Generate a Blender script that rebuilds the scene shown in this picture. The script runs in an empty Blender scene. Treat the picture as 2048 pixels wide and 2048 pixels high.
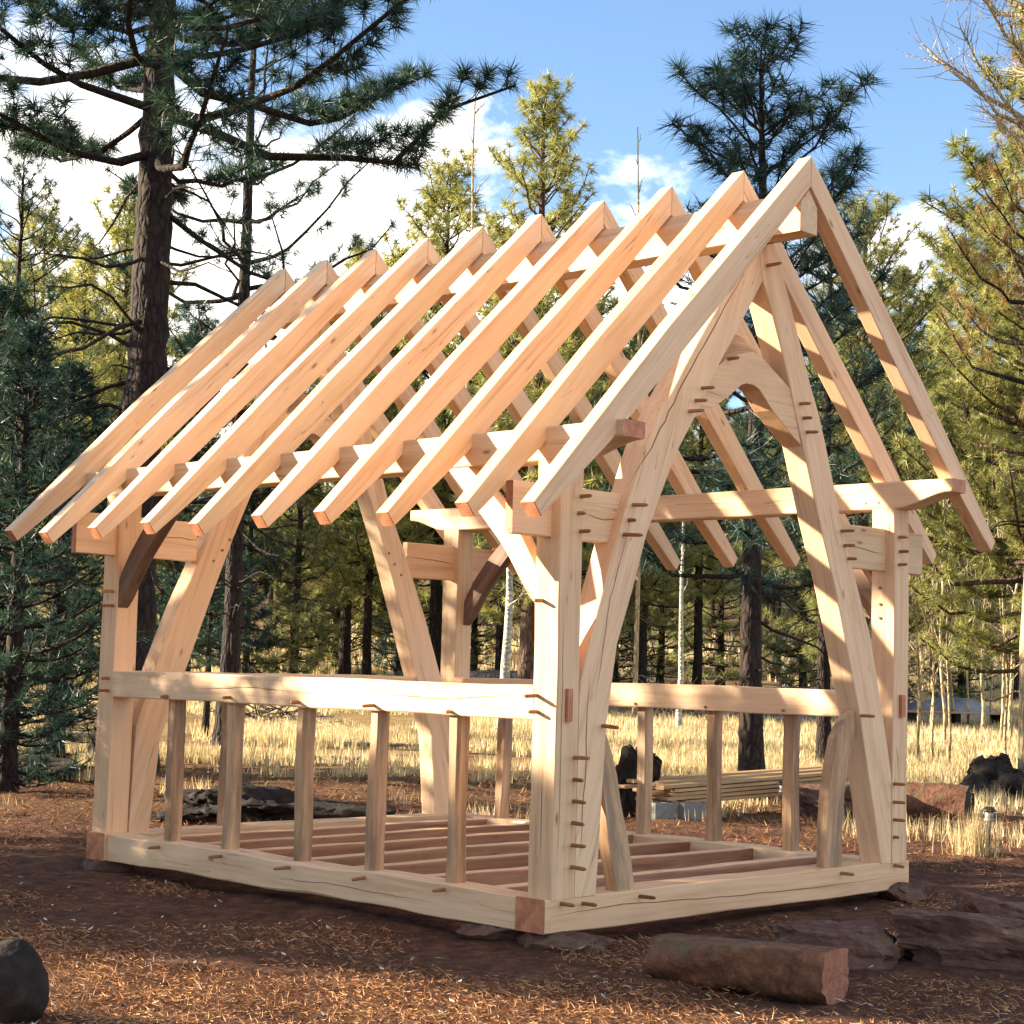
import bpy, bmesh, math, random
import numpy as np
from mathutils import Vector, Matrix

SC = bpy.context.scene
COL = SC.collection
R = math.radians

# ================================================================ camera
F_PX = 3588.72
CAM = Vector((7.0846, -7.6525, 1.5238))
YAW, PITCH, ROLL = 0.7999, 0.0860, 0.0267
FW = Vector((-math.cos(YAW)*math.cos(PITCH), math.sin(YAW)*math.cos(PITCH), math.sin(PITCH)))
R0 = Vector((math.sin(YAW), math.cos(YAW), 0.0))
U0 = Vector((math.cos(YAW)*math.sin(PITCH), -math.sin(YAW)*math.sin(PITCH), math.cos(PITCH)))
RT = math.cos(ROLL)*R0 + math.sin(ROLL)*U0
UP = -math.sin(ROLL)*R0 + math.cos(ROLL)*U0
cd = bpy.data.cameras.new('camera')
cd.sensor_width = 36.0
cd.lens = F_PX/2048*36.0
cd.clip_start, cd.clip_end = 0.1, 4000
cam = bpy.data.objects.new('camera', cd)
COL.objects.link(cam)
cam.matrix_world = Matrix(((RT.x, UP.x, -FW.x, CAM.x), (RT.y, UP.y, -FW.y, CAM.y), (RT.z, UP.z, -FW.z, CAM.z), (0, 0, 0, 1)))
SC.camera = cam
FH = Vector((-math.cos(YAW), math.sin(YAW), 0.0))     # level forward
RH = R0.copy()                                        # level right

# ================================================================ sun, sky, exposure
LIGHT = Vector((1.35, 1.0, -0.50)).normalized()       # the way the sunlight travels (from the peg shadows)
sun_el = math.asin(-LIGHT.z)
sun_az = math.atan2(-LIGHT.x, -LIGHT.y)               # clockwise from +Y
sd = bpy.data.lights.new('sun', 'SUN')
sd.energy = 4.9
sd.angle = R(0.55)
sd.color = (1.0, 0.85, 0.62)
so = bpy.data.objects.new('sun', sd)
COL.objects.link(so)
so.rotation_euler = LIGHT.to_track_quat('-Z', 'Y').to_euler()
EXPOSURE = 2.08
SKY_STRENGTH = 0.078

def N(nt, kind, **kw):
    n = nt.nodes.new(kind)
    for k, v in kw.items():
        if k in n.inputs.keys() if hasattr(n.inputs, 'keys') else False:
            n.inputs[k].default_value = v
        else:
            setattr(n, k, v)
    return n

def ramp(nt, fac, stops, interp='LINEAR'):
    n = nt.nodes.new('ShaderNodeValToRGB')
    n.color_ramp.interpolation = interp
    el = n.color_ramp.elements
    while len(el) < len(stops):
        el.new(0.5)
    for e, (p, c) in zip(el, stops):
        e.position = p
        e.color = (c[0], c[1], c[2], 1) if not isinstance(c, (int, float)) else (c, c, c, 1)
    nt.links.new(fac, n.inputs[0])
    return n.outputs[0]

def mixc(nt, fac, a, b, mode='MIX'):
    n = nt.nodes.new('ShaderNodeMix')
    n.data_type = 'RGBA'
    n.blend_type = mode
    for sock, v in ((n.inputs[0], fac), (n.inputs[6], a), (n.inputs[7], b)):
        if hasattr(v, 'is_linked') or hasattr(v, 'node'):
            nt.links.new(v, sock)
        elif isinstance(v, (int, float)):
            sock.default_value = v
        else:
            sock.default_value = (v[0], v[1], v[2], 1)
    return n.outputs[2]

def math_(nt, op, a, b=None, clamp=False):
    n = nt.nodes.new('ShaderNodeMath')
    n.operation = op
    n.use_clamp = clamp
    for i, v in enumerate((a, b)):
        if v is None:
            continue
        if hasattr(v, 'node'):
            nt.links.new(v, n.inputs[i])
        else:
            n.inputs[i].default_value = v
    return n.outputs[0]

def noise(nt, vec, scale, detail=4, rough=0.55, dist=0.0):
    n = nt.nodes.new('ShaderNodeTexNoise')
    n.inputs['Scale'].default_value = scale
    n.inputs['Detail'].default_value = detail
    n.inputs['Roughness'].default_value = rough
    n.inputs['Distortion'].default_value = dist
    if vec is not None:
        nt.links.new(vec, n.inputs['Vector'])
    return n.outputs['Fac']

def mapping(nt, vec, scale=(1, 1, 1), loc=(0, 0, 0), rot=(0, 0, 0)):
    n = nt.nodes.new('ShaderNodeMapping')
    n.inputs['Scale'].default_value = scale
    n.inputs['Location'].default_value = loc
    n.inputs['Rotation'].default_value = rot
    nt.links.new(vec, n.inputs['Vector'])
    return n.outputs[0]

w = bpy.data.worlds.new('World')
SC.world = w
w.use_nodes = True
nt = w.node_tree
nt.nodes.clear()
sky = nt.nodes.new('ShaderNodeTexSky')
sky.sky_type = 'NISHITA'
sky.sun_disc = False
sky.sun_elevation = sun_el
sky.sun_rotation = sun_az
sky.altitude = 2300
sky.air_density = 1.1
sky.dust_density = 1.2
sky.ozone_density = 2.2
tc = nt.nodes.new('ShaderNodeTexCoord')
sep = nt.nodes.new('ShaderNodeSeparateXYZ')
nt.links.new(tc.outputs['Generated'], sep.inputs[0])
# clouds: puffs laid on a flat layer high above, so they bunch up towards the horizon
zz = math_(nt, 'ADD', math_(nt, 'MAXIMUM', sep.outputs[2], 0.0), 0.38)
cx = math_(nt, 'DIVIDE', sep.outputs[0], zz)
cyy = math_(nt, 'DIVIDE', sep.outputs[1], zz)
cmb = nt.nodes.new('ShaderNodeCombineXYZ')
nt.links.new(cx, cmb.inputs[0])
nt.links.new(cyy, cmb.inputs[1])
cl_vec = mapping(nt, cmb.outputs[0], (1, 1, 1), (55.74921, 50.20358, 0.0))
big = noise(nt, cl_vec, 0.95, 3, 0.5)
fine = noise(nt, cl_vec, 4.2, 8, 0.60, 0.2)
cl = math_(nt, 'ADD', math_(nt, 'MULTIPLY', big, 0.62), math_(nt, 'MULTIPLY', fine, 0.38))
cmask = ramp(nt, cl, [(0.49, 0.0), (0.535, 1.0)])
low = ramp(nt, sep.outputs[2], [(0.0, 0.0), (0.02, 1.0), (0.40, 1.0), (0.75, 0.4)])
cm = math_(nt, 'MULTIPLY', cmask, low)
bg1 = nt.nodes.new('ShaderNodeBackground')
bg1.inputs['Strength'].default_value = SKY_STRENGTH
nt.links.new(sky.outputs[0], bg1.inputs['Color'])
bg2 = nt.nodes.new('ShaderNodeBackground')
bg2.inputs['Color'].default_value = (1.0, 0.96, 0.90, 1)
bg2.inputs['Strength'].default_value = 0.55
mxs = nt.nodes.new('ShaderNodeMixShader')
nt.links.new(cm, mxs.inputs[0])
nt.links.new(bg1.outputs[0], mxs.inputs[1])
nt.links.new(bg2.outputs[0], mxs.inputs[2])
wo = nt.nodes.new('ShaderNodeOutputWorld')
nt.links.new(mxs.outputs[0], wo.inputs[0])

SC.view_settings.view_transform = 'Standard'
SC.view_settings.look = 'None'
SC.view_settings.gamma = 1.0
SC.view_settings.use_curve_mapping = False
SC.view_settings.exposure = EXPOSURE
SC.cycles.max_bounces = 8
SC.cycles.diffuse_bounces = 4
SC.cycles.transmission_bounces = 3
SC.cycles.transparent_max_bounces = 4
SC.cycles.glossy_bounces = 2
SC.cycles.sample_clamp_indirect = 8
SC.cycles.use_denoising = True

# ================================================================ materials
def new_mat(name):
    m = bpy.data.materials.new(name)
    m.use_nodes = True
    nt = m.node_tree
    nt.nodes.clear()
    out = nt.nodes.new('ShaderNodeOutputMaterial')
    b = nt.nodes.new('ShaderNodeBsdfPrincipled')
    b.inputs['Specular IOR Level'].default_value = 0.25
    nt.links.new(b.outputs[0], out.inputs[0])
    return m, nt, b, out

def bump(nt, b, h, strength=0.3, dist=0.01):
    n = nt.nodes.new('ShaderNodeBump')
    n.inputs['Strength'].default_value = strength
    n.inputs['Distance'].default_value = dist
    nt.links.new(h, n.inputs['Height'])
    nt.links.new(n.outputs[0], b.inputs['Normal'])

def wood_mat(name, light, mid, dark, stain=0.25, knots=True, grey=0.0):
    """sawn timber: grain along the object's own X"""
    m, nt, b, out = new_mat(name)
    tc = nt.nodes.new('ShaderNodeTexCoord')
    oi = nt.nodes.new('ShaderNodeObjectInfo')
    off = nt.nodes.new('ShaderNodeVectorMath')
    off.operation = 'SCALE'
    cmb = nt.nodes.new('ShaderNodeCombineXYZ')
    for i in range(3):
        nt.links.new(oi.outputs['Random'], cmb.inputs[i])
    nt.links.new(cmb.outputs[0], off.inputs[0])
    off.inputs['Scale'].default_value = 37.0
    add = nt.nodes.new('ShaderNodeVectorMath')
    add.operation = 'ADD'
    nt.links.new(tc.outputs['Object'], add.inputs[0])
    nt.links.new(off.outputs[0], add.inputs[1])
    v = add.outputs[0]
    g1 = noise(nt, mapping(nt, v, (0.55, 11, 11)), 1.6, 5, 0.6, 0.6)
    g2 = noise(nt, mapping(nt, v, (1.6, 90, 90)), 1.0, 3, 0.6)
    base = ramp(nt, g1, [(0.30, dark), (0.47, mid), (0.66, light)])
    base = mixc(nt, math_(nt, 'MULTIPLY', ramp(nt, g2, [(0.35, 1.0), (0.6, 0.0)]), 0.28), base, dark)
    st = noise(nt, mapping(nt, v, (0.9, 3.5, 3.5)), 1.3, 5, 0.65, 0.4)
    base = mixc(nt, math_(nt, 'MULTIPLY', ramp(nt, st, [(0.50, 0.0), (0.72, 1.0)]), stain), base, (mid[0]*0.62, mid[1]*0.42, mid[2]*0.32))
    if grey > 0:
        gs = noise(nt, mapping(nt, v, (0.7, 5, 5)), 1.7, 6, 0.7)
        base = mixc(nt, math_(nt, 'MULTIPLY', ramp(nt, gs, [(0.42, 0.0), (0.60, 1.0)]), grey), base, (0.13, 0.105, 0.09))
    # one tint per timber: some pale straw, some pinkish, some darker
    tint = ramp(nt, oi.outputs['Random'], [(0.0, (0.80, 0.76, 0.68)), (0.2, (1.0, 0.97, 0.90)), (0.4, (1.02, 0.91, 0.84)), (0.6, (0.88, 0.82, 0.74)), (0.8, (0.96, 0.83, 0.72)), (1.0, (1.04, 1.02, 0.98))])
    base = mixc(nt, 1.0, base, tint, 'MULTIPLY')
    if knots:
        vo = nt.nodes.new('ShaderNodeTexVoronoi')
        vo.inputs['Scale'].default_value = 1.0
        nt.links.new(mapping(nt, v, (3.6, 11.0, 11.0)), vo.inputs['Vector'])
        sepc = nt.nodes.new('ShaderNodeSeparateColor')
        nt.links.new(vo.outputs['Color'], sepc.inputs[0])
        sel = math_(nt, 'GREATER_THAN', sepc.outputs[0], 0.80)
        kn = ramp(nt, vo.outputs['Distance'], [(0.07, 1.0), (0.11, 0.45), (0.20, 0.0)])
        base = mixc(nt, math_(nt, 'MULTIPLY', math_(nt, 'MULTIPLY', kn, sel), 0.8), base, (0.22, 0.085, 0.035))
    # drying checks: long hairlines
    ck = noise(nt, mapping(nt, v, (0.42, 16, 16)), 1.0, 2, 0.45, 0.25)
    line = ramp(nt, math_(nt, 'ABSOLUTE', math_(nt, 'SUBTRACT', ck, 0.5)), [(0.0, 1.0), (0.006, 0.0)])
    gate = ramp(nt, noise(nt, mapping(nt, v, (0.8, 1.3, 1.3)), 1.1, 2), [(0.52, 0.0), (0.58, 1.0)])
    lg = math_(nt, 'MULTIPLY', line, gate)
    base = mixc(nt, math_(nt, 'MULTIPLY', lg, 0.6), base, (0.10, 0.05, 0.025))
    nt.links.new(base, b.inputs['Base Color'])
    b.inputs['Roughness'].default_value = 0.62
    h = math_(nt, 'SUBTRACT', math_(nt, 'ADD', math_(nt, 'MULTIPLY', g1, 0.6), math_(nt, 'MULTIPLY', g2, 0.4)), math_(nt, 'MULTIPLY', lg, 1.5))
    bump(nt, b, h, 0.35, 0.004)
    return m

WOOD = wood_mat('fresh_pine_timber', (0.82, 0.628, 0.442), (0.77, 0.562, 0.382), (0.63, 0.42, 0.26), stain=0.22)
WOODG = wood_mat('weathered_stud_timber', (0.68, 0.475, 0.305), (0.57, 0.375, 0.23), (0.37, 0.225, 0.13), stain=0.40, grey=0.6)
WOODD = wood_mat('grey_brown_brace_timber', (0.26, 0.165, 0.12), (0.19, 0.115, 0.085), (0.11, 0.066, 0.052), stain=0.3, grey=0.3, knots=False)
def end_mat():
    m, nt, b, out = new_mat('sealed_end_grain')
    tc = nt.nodes.new('ShaderNodeTexCoord')
    wv = nt.nodes.new('ShaderNodeTexWave')
    wv.wave_type = 'RINGS'
    wv.rings_direction = 'X'
    wv.inputs['Scale'].default_value = 26
    wv.inputs['Distortion'].default_value = 2.5
    wv.inputs['Detail'].default_value = 3
    wv.inputs['Detail Scale'].default_value = 1.5
    nt.links.new(mapping(nt, tc.outputs['Object'], (0.2, 1, 1), (0, .035, -.05)), wv.inputs['Vector'])
    n = noise(nt, tc.outputs['Object'], 9, 5, .65)
    n2 = noise(nt, mapping(nt, tc.outputs['Object'], (1, 60, 8)), 1, 3)
    c = ramp(nt, n, [(.32, (0.34, 0.11, 0.055)), (.55, (0.60, 0.235, 0.12)), (.75, (0.74, 0.35, 0.20))])
    c = mixc(nt, math_(nt, 'MULTIPLY', ramp(nt, wv.outputs['Fac'], [(.25, 1.0), (.75, 0.0)]), .45), c, (0.20, 0.075, 0.04))
    c = mixc(nt, math_(nt, 'MULTIPLY', ramp(nt, n2, [(.45, 0.0), (.7, 1.0)]), .3), c, (0.62, 0.36, 0.22))
    nt.links.new(c, b.inputs['Base Color'])
    b.inputs['Roughness'].default_value = .55
    bump(nt, b, wv.outputs['Fac'], .25, .003)
    return m
ENDW = end_mat()
PEGW = wood_mat('oak_peg', (0.42, 0.24, 0.12), (0.34, 0.18, 0.085), (0.2, 0.10, 0.045), knots=False)
JOISTW = wood_mat('shaded_red_joist', (0.47, 0.28, 0.175), (0.38, 0.205, 0.125), (0.23, 0.115, 0.07), stain=0.4, grey=0.2)  # red joist wood with the shade of its side faces mixed in
BOARDW = wood_mat('sawn_board', (0.55, 0.38, 0.21), (0.45, 0.30, 0.155), (0.30, 0.19, 0.10), stain=0.3, grey=0.25)
CHECKM, _nt, _b, _o = new_mat('dark_check')
_b.inputs['Base Color'].default_value = (0.19, 0.095, 0.045, 1)
_b.inputs['Roughness'].default_value = 0.9

def bark_mat(name, a, b_, c, sx=11, sz=3.4, moss=None, plates=0.85):
    m, nt, b, out = new_mat(name)
    tc = nt.nodes.new('ShaderNodeTexCoord')
    wn = nt.nodes.new('ShaderNodeTexNoise')
    wn.inputs['Scale'].default_value = 5.0
    wn.inputs['Detail'].default_value = 3
    nt.links.new(tc.outputs['Object'], wn.inputs['Vector'])
    wv = nt.nodes.new('ShaderNodeVectorMath')
    wv.operation = 'MULTIPLY_ADD'
    nt.links.new(wn.outputs['Color'], wv.inputs[0])
    wv.inputs[1].default_value = (0.10, 0.10, 0.16)
    nt.links.new(tc.outputs['Object'], wv.inputs[2])
    v = mapping(nt, wv.outputs[0], (sx, sx, sz))
    vo = nt.nodes.new('ShaderNodeTexVoronoi')
    vo.feature = 'DISTANCE_TO_EDGE'
    vo.inputs['Scale'].default_value = 1.0
    nt.links.new(v, vo.inputs['Vector'])
    n1 = noise(nt, v, 1.5, 6, 0.65)
    n2 = noise(nt, tc.outputs['Object'], 1.2, 4)
    base = ramp(nt, n1, [(0.3, a), (0.52, b_), (0.72, c)])
    base = mixc(nt, ramp(nt, vo.outputs['Distance'], [(0.0, plates), (0.14, 0.0)]), base, (a[0]*0.4, a[1]*0.4, a[2]*0.4))
    base = mixc(nt, math_(nt, 'MULTIPLY', ramp(nt, n2, [(0.45, 0.0), (0.65, 1.0)]), 0.4), base, c)
    if moss:
        ms = noise(nt, tc.outputs['Object'], 6.0, 6, 0.7)
        geo = nt.nodes.new('ShaderNodeNewGeometry')
        sp = nt.nodes.new('ShaderNodeSeparateXYZ')
        nt.links.new(geo.outputs['Normal'], sp.inputs[0])
        up = ramp(nt, sp.outputs[2], [(0.0, 0.25), (0.7, 1.0)])
        base = mixc(nt, math_(nt, 'MULTIPLY', ramp(nt, ms, [(0.50, 0.0), (0.64, 1.0)]), up), base, moss)
    nt.links.new(base, b.inputs['Base Color'])
    b.inputs['Roughness'].default_value = 0.9
    h = math_(nt, 'ADD', math_(nt, 'MULTIPLY', n1, 0.5 if plates else 1.2), math_(nt, 'MULTIPLY', ramp(nt, vo.outputs['Distance'], [(0.0, 0.0), (0.25, 1.0)]), 1.0 if plates else 0.0))
    bump(nt, b, h, 0.8, 0.03)
    return m

BARK = bark_mat('pine_bark', (0.055, 0.035, 0.025), (0.105, 0.066, 0.046), (0.17, 0.105, 0.07))
BARKD = bark_mat('dark_pine_bark', (0.016, 0.012, 0.011), (0.031, 0.021, 0.018), (0.055, 0.036, 0.028))
BARKW = bark_mat('aspen_bark', (0.40, 0.39, 0.33), (0.54, 0.53, 0.45), (0.64, 0.62, 0.53), sx=6, sz=9)
BARKT = bark_mat('pale_twig_bark', (0.36, 0.27, 0.15), (0.48, 0.38, 0.22), (0.58, 0.47, 0.30), sx=20, sz=4)
LOGM = bark_mat('mossy_log', (0.055, 0.022, 0.014), (0.14, 0.060, 0.036), (0.28, 0.135, 0.080), sx=11, sz=11, moss=(0.13, 0.11, 0.065), plates=0)
ROCKM = bark_mat('brown_sandstone', (0.055, 0.028, 0.023), (0.105, 0.053, 0.040), (0.18, 0.098, 0.070), sx=7, sz=9, moss=(0.16, 0.105, 0.07), plates=0)
GREYLOG = bark_mat('grey_deadwood', (0.17, 0.15, 0.13), (0.29, 0.26, 0.23), (0.42, 0.38, 0.33), sx=9, sz=2)
CUTM = bark_mat('sawn_log_end', (0.22, 0.085, 0.055), (0.34, 0.14, 0.085), (0.44, 0.21, 0.13), sx=14, sz=14, plates=0)
CONC = bark_mat('concrete_block', (0.15, 0.15, 0.15), (0.21, 0.21, 0.20), (0.28, 0.27, 0.26), sx=12, sz=12, plates=0)
DIRT = bark_mat('dark_dirt', (0.012, 0.010, 0.010), (0.022, 0.017, 0.015), (0.040, 0.030, 0.024), sx=6, sz=6, plates=0)

def plain_mat(name, col, rough=0.6, metal=0.0, var=0.25, scale=6):
    m, nt, b, out = new_mat(name)
    tc = nt.nodes.new('ShaderNodeTexCoord')
    n = noise(nt, tc.outputs['Object'], scale, 5, 0.6)
    base = ramp(nt, n, [(0.3, tuple(c*(1-var) for c in col)), (0.7, tuple(min(1, c*(1+var)) for c in col))])
    nt.links.new(base, b.inputs['Base Color'])
    b.inputs['Roughness'].default_value = rough
    b.inputs['Metallic'].default_value = metal
    return m
TARPM = plain_mat('grey_tarp', (0.17, 0.18, 0.20), 0.6, 0, 0.35, 1.4)
BLACKM = plain_mat('black_plastic', (0.02, 0.02, 0.022), 0.4)
METALM = plain_mat('brushed_steel', (0.32, 0.32, 0.33), 0.5, 0.5)

def leaf_mat(name, cols, trans=0.35, tcol=(1.0, 1.0, 0.6), nscale=1.3):
    """needles and blades: several greens by loose part of the crown, light passes through"""
    m = bpy.data.materials.new(name)
    m.use_nodes = True
    nt = m.node_tree
    nt.nodes.clear()
    out = nt.nodes.new('ShaderNodeOutputMaterial')
    geo = nt.nodes.new('ShaderNodeNewGeometry')
    oi = nt.nodes.new('ShaderNodeObjectInfo')
    tc = nt.nodes.new('ShaderNodeTexCoord')
    n = noise(nt, tc.outputs['Object'], nscale, 3)
    r = math_(nt, 'ADD', math_(nt, 'MULTIPLY', n, 0.75), math_(nt, 'MULTIPLY', geo.outputs['Random Per Island'], 0.40))
    r = math_(nt, 'ADD', r, math_(nt, 'MULTIPLY', math_(nt, 'SUBTRACT', oi.outputs['Random'], 0.5), 0.22))
    k = len(cols)
    c = ramp(nt, r, [(0.22+0.62*i/(k-1), cols[i]) for i in range(k)])
    d = nt.nodes.new('ShaderNodeBsdfDiffuse')
    t = nt.nodes.new('ShaderNodeBsdfTranslucent')
    g = nt.nodes.new('ShaderNodeBsdfGlossy')
    g.inputs['Roughness'].default_value = 0.45
    g.inputs['Color'].default_value = (0.8, 0.8, 0.8, 1)
    nt.links.new(c, d.inputs[0])
    nt.links.new(mixc(nt, 1.0, c, tcol, 'MULTIPLY'), t.inputs[0])
    a = nt.nodes.new('ShaderNodeMixShader')
    a.inputs[0].default_value = trans
    nt.links.new(d.outputs[0], a.inputs[1])
    nt.links.new(t.outputs[0], a.inputs[2])
    e = nt.nodes.new('ShaderNodeMixShader')
    e.inputs[0].default_value = 0.04
    nt.links.new(a.outputs[0], e.inputs[1])
    nt.links.new(g.outputs[0], e.inputs[2])
    nt.links.new(e.outputs[0], out.inputs[0])
    return m

NEEDLE_SHADED = leaf_mat('shaded_blue_green_needles', [(0.016, 0.040, 0.040), (0.028, 0.068, 0.060), (0.055, 0.095, 0.060)], 0.30)  # shade put into the colour: darker, bluer needles for pines standing in shade
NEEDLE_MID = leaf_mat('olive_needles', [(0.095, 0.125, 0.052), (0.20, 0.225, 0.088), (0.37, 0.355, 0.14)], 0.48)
NEEDLE_GOLD = leaf_mat('sunny_yellow_green_needles', [(0.135, 0.170, 0.060), (0.30, 0.305, 0.105), (0.52, 0.475, 0.19)], 0.5)  # sunlight put into the colour of the lit crowns
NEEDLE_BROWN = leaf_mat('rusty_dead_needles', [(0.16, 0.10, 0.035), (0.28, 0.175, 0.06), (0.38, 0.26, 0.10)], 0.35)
GRASSM = leaf_mat('dry_golden_grass', [(0.40, 0.30, 0.16), (0.60, 0.48, 0.27), (0.76, 0.66, 0.44)], 0.35, (1, 0.95, 0.75), nscale=0.30)
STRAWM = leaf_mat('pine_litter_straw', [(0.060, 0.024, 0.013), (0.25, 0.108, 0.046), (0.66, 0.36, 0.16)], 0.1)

# ================================================================ ground
def terrain(x, y):
    """height of the ground: level round the frame, then a slow rise into the wood"""
    d = (x-CAM.x)*FH.x+(y-CAM.y)*FH.y
    t = np.maximum(d-25.0, 0.0)
    t2 = np.minimum(t, 150)
    z = -0.08+0.00078*t2*t2
    far = np.maximum(t-150, 0)
    z = z+far*0.05
    z = z+0.035*np.sin(x*0.9+1.3*np.sin(y*0.6))*np.sin(y*0.8+0.5)*np.clip((d-13.5)/6, 0, 1)
    return z

def put(px, d, py=1100):
    """the ground point at forward distance d along the picture column px"""
    v = FW+RT*((px-1024)/F_PX)+UP*((1024-py)/F_PX)
    v = v*(d/(v.x*FH.x+v.y*FH.y))
    p = CAM+v
    return Vector((p.x, p.y, float(terrain(p.x, p.y))))

def height_for(p, py):
    """tree height that brings its tip to picture row py"""
    d = (p.x-CAM.x)*FH.x+(p.y-CAM.y)*FH.y
    s = (p.x-CAM.x)*RH.x+(p.y-CAM.y)*RH.y
    hx = 1024+F_PX*s/d
    hor = 1332+0.0267*(hx-1024)
    return 1.52+(hor-py)/F_PX*d-p.z

gm, nt, b, out = new_mat('forest_floor')
tc = nt.nodes.new('ShaderNodeTexCoord')
P_ = tc.outputs['Object']
n1 = noise(nt, P_, 0.35, 6, 0.6)
n2 = noise(nt, P_, 9.0, 8, 0.7)
n3 = noise(nt, mapping(nt, P_, (30, 55, 30)), 1.0, 4, 0.7, 1.0)
soil = ramp(nt, n2, [(0.28, (0.030, 0.012, 0.008)), (0.5, (0.092, 0.036, 0.020)), (0.72, (0.22, 0.095, 0.048))])
soil = mixc(nt, ramp(nt, n3, [(0.55, 0.0), (0.68, 0.75)]), soil, (0.20, 0.11, 0.06))
straw = ramp(nt, n2, [(0.3, (0.20, 0.125, 0.05)), (0.7, (0.42, 0.28, 0.115))])
# bare needle litter close by, dry grass further into the clearing
dn = nt.nodes.new('ShaderNodeVectorMath')
dn.operation = 'DISTANCE'
nt.links.new(P_, dn.inputs[0])
dn.inputs[1].default_value = (1.0, -1.5, 0)
fr = nt.nodes.new('ShaderNodeMapRange')
fr.inputs[1].default_value = 9
fr.inputs[2].default_value = 24
nt.links.new(dn.outputs['Value'], fr.inputs[0])
gf = math_(nt, 'MULTIPLY', fr.outputs[0], ramp(nt, n1, [(0.36, 0.15), (0.56, 1.0)]))
col = mixc(nt, gf, soil, straw)
nt.links.new(col, b.inputs['Base Color'])
b.inputs['Roughness'].default_value = 0.95
bump(nt, b, math_(nt, 'ADD', n2, math_(nt, 'MULTIPLY', n3, 0.5)), 0.9, 0.05)

def link(o, parent=None):
    COL.objects.link(o)
    if parent is not None:
        o.parent = parent
    return o

def np_mesh(name, verts, faces, mats, smooth=False, mat_idx=None):
    me = bpy.data.meshes.new(name)
    verts = np.asarray(verts, dtype=np.float32)
    faces = np.asarray(faces, dtype=np.int32)
    k = faces.shape[1]
    me.vertices.add(len(verts))
    me.vertices.foreach_set('co', verts.ravel())
    me.loops.add(faces.size)
    me.loops.foreach_set('vertex_index', faces.ravel())
    me.polygons.add(len(faces))
    me.polygons.foreach_set('loop_start', np.arange(0, faces.size, k, dtype=np.int32))
    if smooth:
        me.polygons.foreach_set('use_smooth', np.ones(len(faces), dtype=bool))
    for m in (mats if isinstance(mats, (list, tuple)) else [mats]):
        me.materials.append(m)
    if mat_idx is not None:
        me.polygons.foreach_set('material_index', np.asarray(mat_idx, dtype=np.int32))
    me.update()
    me.validate()
    return me

def tag(o, label=None, cat=None, group=None, kind=None):
    if label: o['label'] = label
    if cat: o['category'] = cat
    if group: o['group'] = group
    if kind: o['kind'] = kind
    return o

rng = np.random.default_rng(7)
def build_ground():
    # a fine sheet near the camera, coarser and coarser out to the horizon
    def axis(lo, hi, mid, fine, n_out, reach):
        core = np.arange(lo, hi+1e-6, fine)
        g = np.geomspace(fine, reach, n_out)
        return np.concatenate([lo-g[::-1], core, hi+g])
    xs = axis(-9, 6, 0, 0.07, 60, 900)
    ys = axis(-6, 9, 0, 0.07, 60, 900)
    X, Y = np.meshgrid(xs, ys, indexing='ij')
    Z = terrain(X, Y)
    bumps = np.zeros_like(X)
    for f, a in ((2.1, .018), (4.7, .012), (9.3, .008), (17.0, .006)):
        ph = rng.uniform(0, 6.28, 4)
        bumps += a*np.sin(f*X+ph[0]+1.7*np.sin(f*.6*Y+ph[1]))*np.sin(f*Y+ph[2]+1.3*np.sin(f*.7*X+ph[3]))
    inside = np.clip((np.abs(X-2.4)-0)/1, 0, 1)
    Z = Z+bumps+rng.normal(0, .004, X.shape)
    Z = np.where((X > -5) & (X < .1) & (Y > -.1) & (Y < 4), np.minimum(Z, -.06), Z)
    nx, ny = X.shape
    v = np.stack([X, Y, Z], -1).reshape(-1, 3)
    i = np.arange(nx*ny).reshape(nx, ny)
    f = np.stack([i[:-1, :-1], i[1:, :-1], i[1:, 1:], i[:-1, 1:]], -1).reshape(-1, 4)
    o = bpy.data.objects.new('ground', np_mesh('ground', v, f, gm, True))
    link(o)
    tag(o, kind='structure')
build_ground()

# ================================================================ timber frame
# The plan is written in frame coordinates: x runs from the near gable (0) to the far gable (L),
# y from the left wall (0) to the right wall (W); world X is minus x.
L, W = 4.7332, 3.878
DX, DY, PT = -0.009, 0.0442, 0.1948
ZG1, ZG0 = 1.4171, 1.2187          # rail top and underside
ZP0, ZP1 = 2.7459, 2.9474          # wall plate underside and top
OV = 0.4704
def T(p): return Vector((-p[0], p[1], p[2]))
rnd = random.Random(3)

frame = bpy.data.objects.new('timber_frame', None)
link(frame)
tag(frame, 'fresh pegged timber frame of a small gabled cabin with curved cruck blades and open rafters', 'timber frame')
WMX = {frame: Matrix.Identity(4)}

def finish(name, bm, mats, basis, parent):
    """bm holds world coordinates; the object gets the basis (its X is the grain) and the mesh is brought into it"""
    bmesh.ops.remove_doubles(bm, verts=bm.verts, dist=1e-5)
    bmesh.ops.recalc_face_normals(bm, faces=bm.faces)
    me = bpy.data.meshes.new(name)
    bm.transform(basis.inverted())
    bm.to_mesh(me)
    bm.free()
    for m in mats:
        me.materials.append(m)
    o = bpy.data.objects.new(name, me)
    link(o, parent)
    WMX[o] = basis
    o.matrix_basis = WMX[parent].inverted() @ basis if parent else basis
    return o

def basis_from(a, xdir, hint=Vector((0, 0, 1))):
    x = xdir.normalized()
    if abs(x.dot(hint)) > 0.95:
        hint = Vector((0, 1, 0))
    y = hint.cross(x).normalized()
    z = x.cross(y)
    return Matrix(((x.x, y.x, z.x, a.x), (x.y, y.y, z.y, a.y), (x.z, y.z, z.z, a.z), (0, 0, 0, 1)))

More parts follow.
